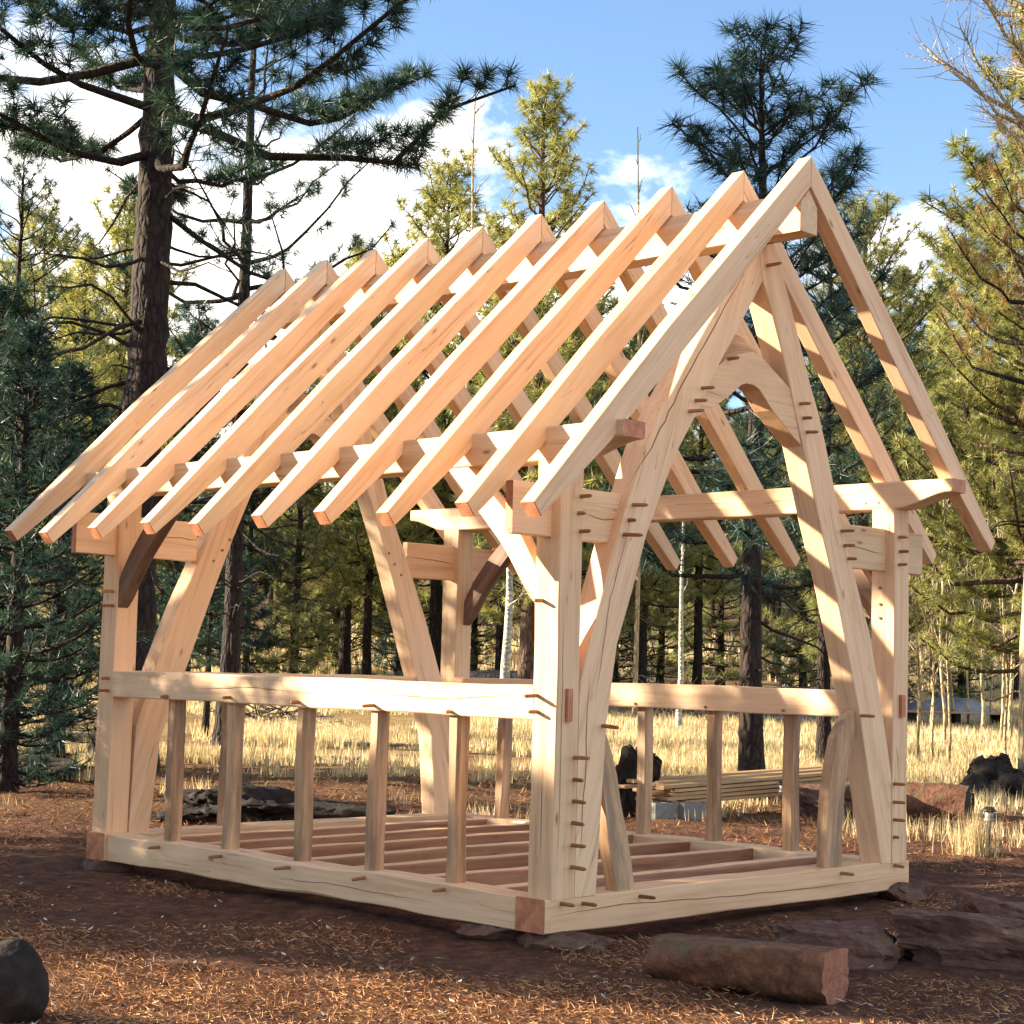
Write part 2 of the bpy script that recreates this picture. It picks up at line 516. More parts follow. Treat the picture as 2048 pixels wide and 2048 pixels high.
def beam(name, lo, hi, axis, mat=WOOD, ends=(None, None), seg=0.22, wob=0.002, ch=0.007, wane=0.0, parent=None, shape=None, top=None):
    """squared timber filling the box lo..hi (frame coordinates) along axis 0/1/2, edges eased, faces a little uneven.
    ends: material of the start and end faces; shape(t, quad) may move the section"""
    lo, hi = Vector(lo), Vector(hi)
    ln = hi[axis]-lo[axis]
    n = max(2, int(ln/seg)+1)
    u, v = [k for k in range(3) if k != axis]
    cu, cv = (lo[u]+hi[u])/2, (lo[v]+hi[v])/2
    hu, hv = (hi[u]-lo[u])/2, (hi[v]-lo[v])/2
    bm = bmesh.new()
    rings = []
    wp = [rnd.uniform(0, 6.28) for _ in range(8)]
    for i in range(n+1):
        t = i/n
        ring = []
        au, bu, av, bv = -hu, hu, -hv, hv
        if shape:
            au, bu, av, bv = shape(t, au, bu, av, bv)
        e = [wob*math.sin(3.1*t*ln+wp[k])+wob*0.6*math.sin(8.3*t*ln+wp[k+4]) for k in range(4)]
        c = [ch+wane*max(0, math.sin(1.7*t*ln+wp[k])*0.6+0.4*math.sin(4.9*t*ln+wp[(k+3) % 8])) for k in range(4)]
        au += e[0]; bu += e[1]; av += e[2]; bv += e[3]
        for du, dv in ((au+c[0], av), (bu-c[1], av), (bu, av+c[1]), (bu, bv-c[2]), (bu-c[2], bv), (au+c[3], bv), (au, bv-c[3]), (au, av+c[0])):
            p = [0, 0, 0]
            p[axis] = lo[axis]+t*ln
            p[u] = cu+du
            p[v] = cv+dv
            ring.append(bm.verts.new(T(p)))
        rings.append(ring)
    for r0, r1 in zip(rings, rings[1:]):
        for k in range(8):
            f = bm.faces.new((r0[k], r0[(k+1) % 8], r1[(k+1) % 8], r1[k]))
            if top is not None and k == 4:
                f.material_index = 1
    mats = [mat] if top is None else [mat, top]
    for ring, em in ((rings[0], ends[0]), (rings[-1], ends[1])):
        f = bm.faces.new(ring)
        if em is not None:
            if em not in mats:
                mats.append(em)
            f.material_index = mats.index(em)
    d = [0, 0, 0]
    d[axis] = 1
    a = [cu if k == u else cv if k == v else lo[axis] for k in range(3)]
    return finish(name, bm, mats, basis_from(T(a), T(d)), parent or frame)

def prism(name, poly, plane, t0, t1, mat=WOOD, grain=None, parent=None, ch=0.005, end_edges=(), endmat=None, back=None):
    """flat-sided timber: outline poly in the plane across axis `plane` (0: (y,z), 1: (x,z)), from t0 to t1.
    back: outline of the far face when it differs (waney edge); end_edges: outline edges that are sealed end grain"""
    def P3(q, t):
        return T((t, q[0], q[1])) if plane == 0 else T((q[0], t, q[1]))
    back = back or poly
    bm = bmesh.new()
    n = len(poly)
    c = Vector((sum(q[0] for q in poly)/n, sum(q[1] for q in poly)/n))
    def inset(pl):
        res = []
        area = sum(pl[i][0]*pl[(i+1) % n][1]-pl[(i+1) % n][0]*pl[i][1] for i in range(n))
        s = 1 if area > 0 else -1
        for i in range(n):
            p0, p1, p2 = Vector(pl[i-1]), Vector(pl[i]), Vector(pl[(i+1) % n])
            d1, d2 = (p1-p0).normalized(), (p2-p1).normalized()
            n1, n2 = Vector((-d1.y, d1.x))*s, Vector((-d2.y, d2.x))*s
            m = n1+n2
            m = m/max(0.35, m.length_squared)*2
            res.append(p1+m*ch*0.5*1.0)
        return res
    s = 1 if t1 > t0 else -1
    layers = [(inset(poly), t0), (poly, t0+s*ch), (back, t1-s*ch), (inset(back), t1)]
    rings = [[bm.verts.new(P3(q, t)) for q in pl] for pl, t in layers]
    mats = [mat]
    if endmat:
        mats.append(endmat)
    for r0, r1 in zip(rings, rings[1:]):
        for k in range(n):
            f = bm.faces.new((r0[k], r0[(k+1) % n], r1[(k+1) % n], r1[k]))
            if k in end_edges:
                f.material_index = 1
    bm.faces.new(rings[0])
    bm.faces.new(rings[-1])
    g = grain or (poly[0], poly[n//2])
    a, e = P3(g[0], (t0+t1)/2), P3(g[1], (t0+t1)/2)
    return finish(name, bm, mats, basis_from(a, e-a), parent or frame)

def peg(p, d, ln, parent, r=0.0125):
    """a tapered octagonal peg standing out of the timber at p (frame coordinates) along d"""
    a, d = T(p), T(d).normalized()
    bs = basis_from(a, d)
    bm = bmesh.new()
    rr = []
    tilt = Vector((0, rnd.uniform(-.05, .05), rnd.uniform(-.08, .02)))
    rot = rnd.uniform(0, .8)
    for t, r_ in ((-0.02, r), (ln*0.85, r*0.92), (ln, r*0.6)):
        rr.append([bm.verts.new(bs @ (Vector((t, math.cos(rot+k*math.pi/4)*r_, math.sin(rot+k*math.pi/4)*r_))+tilt*max(t, 0))) for k in range(8)])
    for r0, r1 in zip(rr, rr[1:]):
        for k in range(8):
            bm.faces.new((r0[k], r0[(k+1) % 8], r1[(k+1) % 8], r1[k]))
    bm.faces.new(rr[-1])
    bm.faces.new(rr[0])
    return finish('peg', bm, [PEGW], bs, parent)

# --- sills
WS = 0.237
sill_near = beam('sill', (0, 0, 0), (WS, W, 0.2), 1, ends=(ENDW, ENDW), wob=0.003)
sill_far = beam('sill', (L-WS, 0, 0), (L, W, 0.2), 1, ends=(ENDW, ENDW), wob=0.003)
sill_left = beam('sill', (WS, 0.03, 0), (L-WS, 0.235, 0.198), 0, wob=0.006, wane=0.012)
sill_right = beam('sill', (WS, W-0.235, 0), (L-WS, W-0.03, 0.198), 0, wob=0.004, wane=0.01)
# --- floor joists
for x in (0.57, 1.22, 1.83, 2.42, 3.02, 3.56, 4.10):
    beam('joist', (x, 0.235, 0.035), (x+0.13, W-0.235, 0.190), 1, wob=0.003, mat=JOISTW, top=WOOD)  # dark sides and pale top put shade and sky light into the colour
# --- posts
PX = (DX, L-DX-PT)
PY = (DY, W-DY-PT)
posts = {}
for i, x in enumerate(PX):
    for j, y in enumerate(PY):
        posts[i, j] = beam('post', (x, y, 0.192), (x+PT, y+PT, ZP0+0.004), 2, wob=0.0025, ch=0.006)
# --- middle rails
rail_left = beam('rail', (DX+PT-0.01, DY+0.002, ZG0), (L-DX-PT+0.01, DY+0.17, ZG1), 0, wob=0.003, wane=0.004)
rail_right = beam('rail', (DX+PT-0.01, W-DY-PT+0.002, ZG0), (L-DX-PT+0.01, W-DY-0.02, ZG1), 0, wob=0.003, wane=0.004)
rail_far = beam('rail', (L-0.165, 0.62, ZG0), (L-0.03, W-0.62, ZG1), 1, wob=0.003)
# --- wall plates with tapered ends
def plate_shape(t, au, bu, av, bv):
    x = -OV+t*(L+2*OV)
    k = min(x+OV, L+OV-x)
    f = max(0.0, 1-k/0.47)
    f = f*f*(3-2*f) if f < 1 else 1
    return au, bu, av+f*0.108, bv
plates = {}
for j, y in enumerate(PY):
    plates[j] = beam('wall_plate', (-OV, y, ZP0), (L+OV, y+PT, ZP1), 0, ends=(ENDW, ENDW), seg=0.055, wob=0.0015, shape=plate_shape)
# --- ridge beam with a bevelled top
yc = W/2
ridge = prism('ridge_beam', [(yc-.095, 4.40), (yc+.095, 4.40), (yc+.095, 4.585), (yc, 4.69), (yc-.095, 4.585)], 0, -0.405, 5.135, grain=((yc, 4.5), (yc, 4.9)))
# grain of the ridge runs along the roof: turn its basis
def regrain(o, xdir):
    old = WMX[o]
    new = basis_from(old.translation.copy(), xdir)
    o.data.transform(new.inverted() @ old)
    WMX[o] = new
    o.matrix_basis = WMX[o.parent].inverted() @ new
regrain(ridge, Vector((-1, 0, 0)))
# --- rafters
RX = [5.046, 4.486, 3.866, 3.242, 2.625, 2.003, 1.381, 0.752, 0.126, -0.419]
prof = [(-.612, 2.428), (.5, 3.552), (yc-.002, 4.912), (yc-.002, 4.708), (.95, 3.725), (0.0, 2.818), (-.55, 2.352)]
for i, x in enumerate(RX):
    dl = rnd.uniform(-.03, .03)
    pl = [(a+(dl if k in (0, 6) else 0), b+(dl*.88 if k in (0, 6) else 0)) for k, (a, b) in enumerate(prof)]
    prism('rafter', pl, 0, x, x+.106, grain=(pl[0], pl[2]), end_edges=(6,), endmat=ENDW)
    dl = 0.13 if i == 9 else 0.05+rnd.uniform(-.02, .02)
    pr = [(W-(a+(dl if k in (0, 6) else 0)), b+(dl*.88 if k in (0, 6) else 0)) for k, (a, b) in enumerate(prof)]
    prism('rafter', pr, 0, x, x+.106, grain=(pr[0], pr[2]), end_edges=(6,), endmat=ENDW)
# --- cruck blades
LO = [(.243, .193), (.244, 1.30), (.256, 1.443), (.335, 1.709), (.471, 2.094), (.607, 2.454), (.691, 2.635), (.806, 2.903), (.905, 3.07), (1.05, 3.272), (1.20, 3.48), (1.39, 3.74), (1.64, 4.05), (1.905, 4.37)]
LI = [(.432, .193), (.441, .319), (.467, .739), (.5, 1.232), (.577, 1.675), (.71, 2.01), (.833, 2.36), (.965, 2.62), (1.111, 2.895), (1.286, 3.138), (1.536, 3.521), (1.681, 3.714), (1.887, 3.998), (1.99, 4.146)]
RI = [(1.996, 4.140), (2.061, 4.027), (2.199, 3.741), (2.309, 3.489), (2.47, 3.106), (2.665, 2.623), (2.901, 2.096), (3.105, 1.534), (3.204, 1.275), (3.326, .828), (3.422, .499), (3.498, .193)]
RO = [(2.02, 4.545), (2.10, 4.43), (2.199, 4.253), (2.296, 4.066), (2.55, 3.528), (2.669, 3.309), (2.752, 3.112), (2.973, 2.531), (3.322, 1.835), (3.411, 1.556), (3.535, 1.151), (3.625, .821), (3.632, .193)]
bladeL = prism('cruck_blade', LO+[(1.945, 4.335)]+LI[::-1], 0, -0.004, 0.168, grain=((.35, .2), (1.6, 3.8)), ch=0.007)
bladeR = prism('cruck_blade', [(1.950, 4.335), (1.93, 4.40)]+RO+RI[::-1], 0, -0.006, 0.168, grain=((3.55, .2), (2.3, 3.8)), ch=0.007)
FO = [(.245, .193), (.27, 1.0), (.421, 1.44), (.62, 1.93), (.86, 2.43), (1.05, 2.80), (1.17, 3.11), (1.34, 3.53), (1.60, 4.07), (1.86, 4.42), (yc-.002, 4.50)]
FI = [(.43, .193), (.50, .9), (.72, 1.46), (.915, 1.98), (1.12, 2.5), (1.30, 2.90), (1.43, 3.15), (1.57, 3.47), (1.69, 3.75), (1.88, 4.10), (yc-.002, 4.19)]
bladeFL = prism('cruck_blade', FO+FI[::-1], 0, L-.185, L-.012, grain=((.35, .2), (1.5, 3.6)), ch=0.007)
bladeFR = prism('cruck_blade', [(W-a, z) for a, z in FO+FI[::-1]], 0, L-.185, L-.012, grain=((W-.35, .2), (W-1.5, 3.6)), ch=0.007)
# --- curved collars
def collar(L0, x0, x1, nudge):
    ctop = [(1.52, 3.50), (1.62, 3.567), (1.74, 3.611), (1.83, 3.638), (1.91, 3.653), (1.985, 3.640), (2.057, 3.604), (2.13, 3.565), (2.206, 3.528), (2.33, 3.46)]
    cbot = [(1.285, 3.131), (1.39, 3.185), (1.501, 3.238), (1.62, 3.302), (1.732, 3.378), (1.78, 3.412), (1.84, 3.432), (1.93, 3.429), (1.99, 3.405), (2.048, 3.357), (2.13, 3.287), (2.213, 3.237), (2.33, 3.16), (2.47, 3.085)]
    n_t, n_b = len(ctop), len(cbot)
    poly = [(y+nudge, z) for y, z in cbot[:1]+ctop+cbot[:0:-1]]
    wane = {1: .05, 2: .10, 3: .13, 4: .14, 5: .13, 6: .125, 7: .12, 8: .10, 9: .08, 10: .05}
    bk = [(y+(0.03 if 3 <= k <= 9 else 0), z+wane.get(k, 0)) for k, (y, z) in enumerate(poly)]
    return prism('collar', poly, 0, x0, x1, grain=((1.3, 3.3), (2.5, 3.3)), ch=0.004, back=bk, end_edges=tuple(range(1, 11)), endmat=WOODG)
collar_near = collar(L, 0.004, 0.155, 0.0)
collar_far = collar(L, L-.178, L-.03, 0.0)
# --- spur ties between crucks and posts, ends standing out past the walls
SX = ((.066, .126), (L-.135, L-.075))
spurs = {}
for i, (a, b_) in enumerate(SX):
    ya, yb = (-.285, .72) if i == 0 else (-.30, .80)
    spurs[i, 0] = beam('spur_tie', (a, ya, 2.287), (b_, yb, 2.597), 1, ends=(ENDW, None), wob=0.002)
    ya, yb = (3.00, W+.26) if i == 0 else (W-.82, W+.29)
    spurs[i, 1] = beam('spur_tie', (a, ya, 2.287), (b_, yb, 2.597), 1, ends=(None, ENDW), wob=0.002)
# --- studs under the rails
def bent(amp):
    a, b_, c = rnd.uniform(0, 6), rnd.uniform(.6, 1.2)*amp, rnd.uniform(.4, 1)*amp
    def f(t, au, bu, av, bv):
        s = b_*math.sin(a+3.0*t)
        q = c*math.sin(a*2+5.0*t)
        return au+s*.6, bu+s*.6+q*.4, av+q*.6, bv+q*.6+s*.3
    return f
for x in (3.79, 3.09, 2.31, 1.58, 0.84):
    o = beam('stud', (x, .088, .19), (x+.092, .188, ZG0+.004), 2, mat=WOODG, seg=.06, wob=.003, wane=.016, shape=bent(.010))
for x in (3.98, 3.17, 2.37, 1.655, 0.915):
    beam('stud', (x, W-.165, .19), (x+.095, W-.060, ZG0+.004), 2, mat=WOODG, seg=.06, wob=.003, wane=.014, shape=bent(.010))
for y in (1.15, 1.95, 2.80):
    beam('stud', (L-.155, y, .19), (L-.06, y+.10, ZG0+.004), 2, mat=WOODG, seg=.06, wob=.003, wane=.014, shape=bent(.010))
# --- arched braces from post to plate
bp = [(-.004, 1.885), (.066, 1.950), (.136, 2.045), (.235, 2.18), (.319, 2.28), (.425, 2.385), (.60, 2.56), (.80, 2.752), (.61, 2.752), (.45, 2.62), (.28, 2.47), (.13, 2.30), (.04, 2.17), (-.004, 2.09)]
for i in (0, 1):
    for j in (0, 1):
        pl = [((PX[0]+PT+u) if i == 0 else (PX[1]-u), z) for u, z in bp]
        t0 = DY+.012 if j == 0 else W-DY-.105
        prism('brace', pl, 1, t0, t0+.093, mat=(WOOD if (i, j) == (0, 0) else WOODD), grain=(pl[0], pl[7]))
# --- short raking studs beside the doorway
dbl = [(.672, .192), (.838, .192), (.80, .36), (.755, .53), (.69, .72), (.645, .90), (.585, 1.05), (.515, 1.19), (.47, 1.05), (.51, .90), (.535, .74), (.58, .53), (.63, .34)]
prism('door_brace', dbl, 0, .035, .125, mat=WOODG, grain=((.76, .2), (.5, 1.15)))
dbr = [(2.862, .192), (3.050, .192), (3.056, .45), (3.072, .694), (3.10, .83), (3.165, 1.03), (3.195, 1.15), (3.178, 1.283), (3.06, 1.19), (2.985, 1.09), (2.925, .90), (2.885, .70), (2.862, .45)]
prism('door_brace', dbr, 0, .025, .110, mat=WOODG, grain=((2.95, .2), (3.1, 1.2)))
# --- through tenons of the rails, proud of the near posts
beam('through_tenon', (-.035, .115, 1.215), (.02, .16, 1.405), 2, mat=ENDW, wob=0, seg=.5, ch=.003)
beam('through_tenon', (-.035, W-.165, 1.235), (.02, W-.115, 1.395), 2, mat=ENDW, wob=0, seg=.5, ch=.003)
# --- pegs
GP = [(.207, 1.006, .125, 'p'), (.207, .88, .08, 'p'), (.208, .754, .1, 'p'), (.205, .629, .095, 'p'), (.21, .498, .11, 'p'), (.206, .374, .115, 'p'),
      (.135, .169, .095, 's'), (.324, .155, .1, 's'), (.834, .16, .12, 's'), (.458, 1.189, .13, 'l'), (.216, 2.539, .085, 'p'), (.198, 2.44, .057, 'p'), (.218, 2.332, .085, 'p'),
      (.697, 2.53, .11, 'l'), (.658, 2.433, .057, 'l'), (.618, 2.343, .15, 'l'), (1.355, 3.337, .1, 'l'), (1.29, 3.249, .09, 'l'), (1.227, 3.171, .12, 'l'), (1.635, 3.566, .079, 'c'),
      (2.434, 3.371, .09, 'r'), (2.474, 3.277, .074, 'r'), (2.514, 3.184, .095, 'r'), (2.953, 2.533, .11, 'r'), (2.991, 2.434, .09, 'r'), (3.039, 2.346, .073, 'r'),
      (3.693, 2.542, .08, 'q'), (3.709, 2.439, .08, 'q'), (3.696, 2.342, .074, 'q'), (3.225, 1.247, .115, 'r'), (3.655, .757, .1, 'q'), (3.655, .627, .1, 'q'), (3.655, .502, .1, 'q'), (3.655, .379, .05, 'q'),
      (3.684, .175, .078, 's'), (2.996, .163, .105, 's'), (2.008, 4.411, .074, 'r'), (2.03, 4.256, .12, 'r')]
own = {'p': posts[0, 0], 'q': posts[0, 1], 's': sill_near, 'l': bladeL, 'r': bladeR, 'c': collar_near}
for y, z, ln, k in GP:
    peg((-.004, y, z), (-1, 0, 0), ln, own[k])
LP = [(.121, 1.916, .075, posts[0, 0]), (.146, 1.36, .11, posts[0, 0]), (.143, 1.265, .078, posts[0, 0]), (1.584, 1.255, .1, rail_left), (3.836, 1.244, .06, rail_left), (3.091, 1.259, .063, rail_left),
      (2.334, 1.25, .07, rail_left), (.866, 1.24, .05, rail_left), (4.599, 2.017, .1, posts[1, 0]), (4.59, 1.907, .1, posts[1, 0]), (4.606, 1.358, .07, posts[1, 0]), (4.599, 1.262, .1, posts[1, 0]),
      (3.845, .158, .09, sill_left), (3.101, .162, .11, sill_left), (2.346, .159, .14, sill_left), (1.606, .164, .1, sill_left), (.866, .167, .1, sill_left)]
for x, z, ln, o in LP:
    peg((x, DY+.002 if o is not sill_left else .032, z), (0, -1, 0), ln, o)
for y, z in ((1.08, 2.40), (1.01, 2.31), (.93, 2.22)):
    peg((L-.183, y, z+.08), (-1, 0, 0), .012, bladeFL)
    peg((L-.183, W-y, z+.08), (-1, 0, 0), .012, bladeFR)
for x in (.955, 1.70, 2.42, 3.2):
    peg((x, W-DY-PT+.004, 1.25), (0, -1, 0), .02, rail_right)
for x in (.13, .24):
    peg((x, W-DY-PT+.002, 2.795), (0, -1, 0), .006, plates[1])
for z in (1.95, 2.05, 2.17):
    peg((.11, W-DY-PT+.002, z), (0, -1, 0), .012, posts[0, 1])

# --- long drying checks: narrow dark splits following the timber
def crack(pts, w_, plane, t, parent, side=-1):
    bm = bmesh.new()
    prev = None
    n = len(pts)
    for i, q in enumerate(pts):
        d = Vector(pts[min(i+1, n-1)])-Vector(pts[max(i-1, 0)])
        nn = Vector((-d.y, d.x)).normalized()
        h = w_*.30*min(1, 1.3*math.sin(math.pi*(i+.35)/(n-.3)))
        a, b_ = Vector(q)+nn*h, Vector(q)-nn*h
        mk = (lambda v: T((t, v.x, v.y))) if plane == 0 else (lambda v: T((v.x, t, v.y)))
        cur = (bm.verts.new(mk(a)), bm.verts.new(mk(b_)))
        if prev:
            bm.faces.new((prev[0], prev[1], cur[1], cur[0]))
        prev = cur
    a = T((t, *pts[0])) if plane == 0 else T((pts[0][0], t, pts[0][1]))
    return finish('check_crack', bm, [CHECKM], Matrix.Translation(a), parent)
def wig(pts, n, amp, seed):
    r_ = random.Random(seed)
    out = []
    for k in range(n+1):
        f = k/n*(len(pts)-1)
        i = min(int(f), len(pts)-2)
        p = Vector(pts[i]).lerp(Vector(pts[i+1]), f-i)
        out.append((p.x+r_.uniform(-amp, amp), p.y+r_.uniform(-amp, amp)))
    return out
crack(wig([(.62, 2.62), (.88, 2.93), (1.15, 3.33), (1.50, 3.80), (1.87, 4.28)], 26, .007, 1), .013, 0, -.0062, bladeL)
crack(wig([(.38, 1.3), (.50, 1.95), (.66, 2.36)], 14, .006, 2), .007, 0, -.0062, bladeL)
crack(wig([(.288, .42), (.30, .75), (.318, 1.0), (.31, 1.15), (.33, 1.5)], 14, .005, 3), .010, 0, -.0062, bladeL)
crack(wig([(.01, .1), (.6, .125), (1.6, .10), (2.6, .085), (3.85, .10)], 26, .0035, 4), .008, 0, -.0055, sill_near)
crack(wig([(.9, .072), (1.9, .095), (2.6, .07)], 16, .005, 5), .006, 1, .0235, sill_left)
crack(wig([(.3, 1.36), (.9, 1.315), (1.5, 1.33)], 14, .004, 6), .006, 1, DY-.0025, rail_left)
crack(wig([(3.6, 1.30), (2.9, 1.335), (2.2, 1.315)], 14, .004, 7), .005, 1, DY-.0025, rail_left)
crack(wig([(.33, 2.45), (.5, 2.425), (.66, 2.44)], 8, .003, 8), .007, 0, .0625, spurs[0, 0])
crack(wig([(2.98, 2.45), (3.3, 2.44), (3.62, 2.41)], 10, .004, 9), .007, 0, .0625, spurs[0, 1])
crack(wig([(.34, 2.45), (.6, 2.465), (.82, 2.455)], 8, .004, 10), .008, 0, L-.1385, spurs[1, 0])
crack(wig([(W-.82, 2.47), (W-.5, 2.455), (W-.25, 2.44)], 8, .004, 11), .008, 0, L-.1385, spurs[1, 1])
crack(wig([(.085, .3), (.09, 1.1), (.083, 2.0)], 16, .003, 12), .006, 0, DX-.0045, posts[0, 0])
crack(wig([(.09, .25), (.085, 1.0), (.09, 1.3)], 12, .003, 13), .006, 1, DY-.0045, posts[0, 0])
# ================================================================ plants
class Geo:
    """collects triangles; numpy arrays in, one mesh out"""
    def __init__(s): s.v, s.f, s.n = [], [], 0
    def add(s, v, f):
        s.v.append(np.asarray(v, np.float32)); s.f.append(np.asarray(f, np.int32)+s.n); s.n += len(v)
    def mesh(s, name, mat, smooth=False):
        return np_mesh(name, np.concatenate(s.v), np.concatenate(s.f), mat, smooth)

def tube(g, pts, radii, k=5):
    pts = np.asarray(pts, float)
    n = len(pts)
    d = np.gradient(pts, axis=0)
    d /= np.linalg.norm(d, axis=1)[:, None]+1e-9
    ref = np.array([0, 0, 1.0]) if abs(d[0][2]) < .8 else np.array([1.0, 0, 0])
    u = np.cross(d, ref); u /= np.linalg.norm(u, axis=1)[:, None]+1e-9
    w_ = np.cross(d, u)
    a = np.linspace(0, 2*np.pi, k, endpoint=False)
    ring = pts[:, None]+np.asarray(radii)[:, None, None]*(np.cos(a)[None, :, None]*u[:, None]+np.sin(a)[None, :, None]*w_[:, None])
    v = ring.reshape(-1, 3)
    i = np.arange(n*k).reshape(n, k)
    j = np.roll(i, -1, 1)
    q = np.stack([i[:-1], j[:-1], j[1:], i[1:]], -1).reshape(-1, 4)
    g.add(v, np.concatenate([q[:, [0, 1, 2]], q[:, [0, 2, 3]]]))

def tuft_proto(r, n, ln, wd, back=.45):
    """a brush of needles about +Z, as triangles (n,3,3)"""
    th = r.uniform(0, 2*np.pi, n)
    ph = np.arccos(1-r.uniform(0.02, 1.15, n))       # mostly forward, a few sideways
    d = np.stack([np.sin(ph)*np.cos(th), np.sin(ph)*np.sin(th), np.cos(ph)], -1)
    base = np.zeros((n, 3)); base[:, 2] = -r.uniform(0, back, n)*ln
    l = ln*r.uniform(.65, 1.1, n)
    side = np.cross(d, r.normal(size=(n, 3))); side /= np.linalg.norm(side, axis=1)[:, None]
    tip = base+d*l[:, None]; tip[:, 2] -= 0.12*l*np.sin(ph)
    mid = base+d*(l*.35)[:, None]
    return np.stack([mid-side*wd/2-d*(l*.33)[:, None], mid+side*wd/2-d*(l*.33)[:, None], tip], 1)

def add_tufts(g, pos, dirs, protos, r, scale):
    """one brush at every point, turned to its twig"""
    pos, dirs = np.asarray(pos), np.asarray(dirs)
    if len(pos) == 0:
        return
    dirs = dirs/(np.linalg.norm(dirs, axis=1)[:, None]+1e-9)
    rx = np.cross(dirs, r.normal(size=dirs.shape)); rx /= np.linalg.norm(rx, axis=1)[:, None]+1e-9
    ry = np.cross(dirs, rx)
    which = r.integers(0, len(protos), len(pos))
    for k, p in enumerate(protos):
        m = which == k
        if not m.any():
            continue
        sc = scale*r.uniform(.75, 1.2, m.sum())
        M = np.stack([rx[m], ry[m], dirs[m]], -1)*sc[:, None, None]
        v = np.einsum('nij,tkj->ntki', M, p)+pos[m][:, None, None]
        v = v.reshape(-1, 3)
        g.add(v, np.arange(len(v)).reshape(-1, 3))

def pine_geo(seed, H, r0, base, spread, whorl=.42, nb=5, droop=.0, needle=.17, wd=.008, npt=34, step=.20, twig=1.0, dead=True, shape=1.0, lean=0.0, top_nb=None, sub=True, k=9, deadn=1, inner=.28, rag=0.0):
    """trunk+limbs (wood) and needles of a pine, tip at H, live crown from base*H up"""
    r = np.random.default_rng(seed)
    wood_t, wood_b, leaf = Geo(), Geo(), Geo()
    zs = np.linspace(-.15, H, 16)
    off = np.cumsum(r.normal(0, .012*H/12, (16, 2)), 0); off -= off[0]
    off += np.outer(np.linspace(0, 1, 16)**1.2, [lean, 0])
    rad = r0*(1-np.clip(zs/H, 0, 1))**.75+.012
    rad[0] *= 1.45; rad[1] *= 1.05
    tr = np.column_stack([off, zs])
    tube(wood_t, np.column_stack([np.interp(np.linspace(0, 15, 91), np.arange(16), tr[:, i]) for i in range(3)])+np.column_stack([r.normal(0, .012*r0/.3, (91, 2)), np.zeros(91)]), np.interp(np.linspace(0, 15, 91), np.arange(16), rad)*(1+r.normal(0, .025, 91)), k)
    def trunk(z):
        return np.array([np.interp(z, zs, off[:, 0]), np.interp(z, zs, off[:, 1]), z]), np.interp(z, zs, rad)
    protos = [tuft_proto(r, npt, needle, wd) for _ in range(5)]
    tp, td = [], []
    z = base*H
    while z < H*.985:
        t = (z-base*H)/(H*(1-base))
        prof = (min(1, .55+t*2.2))*(1-t)**(.75*shape)+.06
        n = nb if r.random() < .7 else nb-1
        a0 = r.uniform(0, 6.28)
        for b_ in range(n):
            az = a0+b_*6.283/n+r.normal(0, .25)
            ln = spread*prof*r.uniform(.65-rag, 1.12+rag*.4)
            if ln < .12:
                continue
            p0, rt = trunk(z+r.uniform(-.12, .12))
            el = -.18+1.05*t-droop*(1-t)+r.normal(0, .12)
            m = 7
            s = np.linspace(0, 1, m)
            bend = (.30+.25*r.random())*(1-t*.5)
            hx = ln*s*np.cos(el)
            hz = ln*(s*np.sin(el)+bend*s**2.2*.8-.10*np.sin(s*3.14)*(1-t))
            azs = az+r.normal(0, .22)*s**1.5
            pts = p0+np.column_stack([hx*np.cos(azs), hx*np.sin(azs), hz])
            pts[1:-1] += r.normal(0, .018*ln, (m-2, 3))
            br = max(.010, min(rt*.42, .016*ln+.008))
            tube(wood_b, pts, br*(1-.82*s)+.004, 4)
            dirs = np.gradient(pts, axis=0)
            # twigs along the outer part
            ntw = max(2, int(ln/.30*twig))
            for q in range(ntw):
                u_ = inner+(.98-inner)*(q+r.random()*.6)/ntw if ln > 1 else .12+.85*(q+r.random()*.6)/ntw
                u_ = min(u_, .98)
                i = u_*(m-1); i0 = int(i)
                p = pts[i0]+(pts[min(i0+1, m-1)]-pts[i0])*(i-i0)
                dd = dirs[i0]/np.linalg.norm(dirs[i0])
                sd_ = np.cross(dd, [0, 0, 1]); sd_ /= np.linalg.norm(sd_)+1e-9
                sg = 1 if q % 2 else -1
                tw = dd*r.uniform(.5, .9)+sd_*sg*r.uniform(.5, 1.0)+np.array([0, 0, r.uniform(.0, .55)])
                tw /= np.linalg.norm(tw)
                tl = min(.85, .18+ln*.30*(1.05-u_))*r.uniform(.7, 1.25)
                e = p+tw*tl+np.array([0, 0, tl*.18])
                tube(wood_b, [p, p+tw*tl*.5, e], [.009, .007, .004], 3)
                c = max(1, int(round(tl/step)))
                for h in range(c):
                    f = 1-h*step/tl
                    tp.append(p+(e-p)*f); td.append(tw+np.array([0, 0, .25]) if h == 0 else tw+r.normal(0, .25, 3))
                if sub and tl > .4:
                    for h in range(2):
                        f = r.uniform(.3, .8)
                        t2 = tw+sd_*r.uniform(-.9, .9)+np.array([0, 0, r.uniform(-.2, .6)]); t2 /= np.linalg.norm(t2)
                        a_ = p+(e-p)*f
                        tube(wood_b, [a_, a_+t2*tl*.4], [.006, .003], 3)
                        tp.append(a_+t2*tl*.4); td.append(t2)
            tp.append(pts[-1]); td.append(dirs[-1]); tp.append(pts[-2]); td.append(dirs[-2])
        z += whorl*(1-.45*t)*r.uniform(.8, 1.2)
    p0, _ = trunk(H); tp.append(p0); td.append(np.array([0, 0, 1.0]))
    add_tufts(leaf, tp, td, protos, r, 1.0)
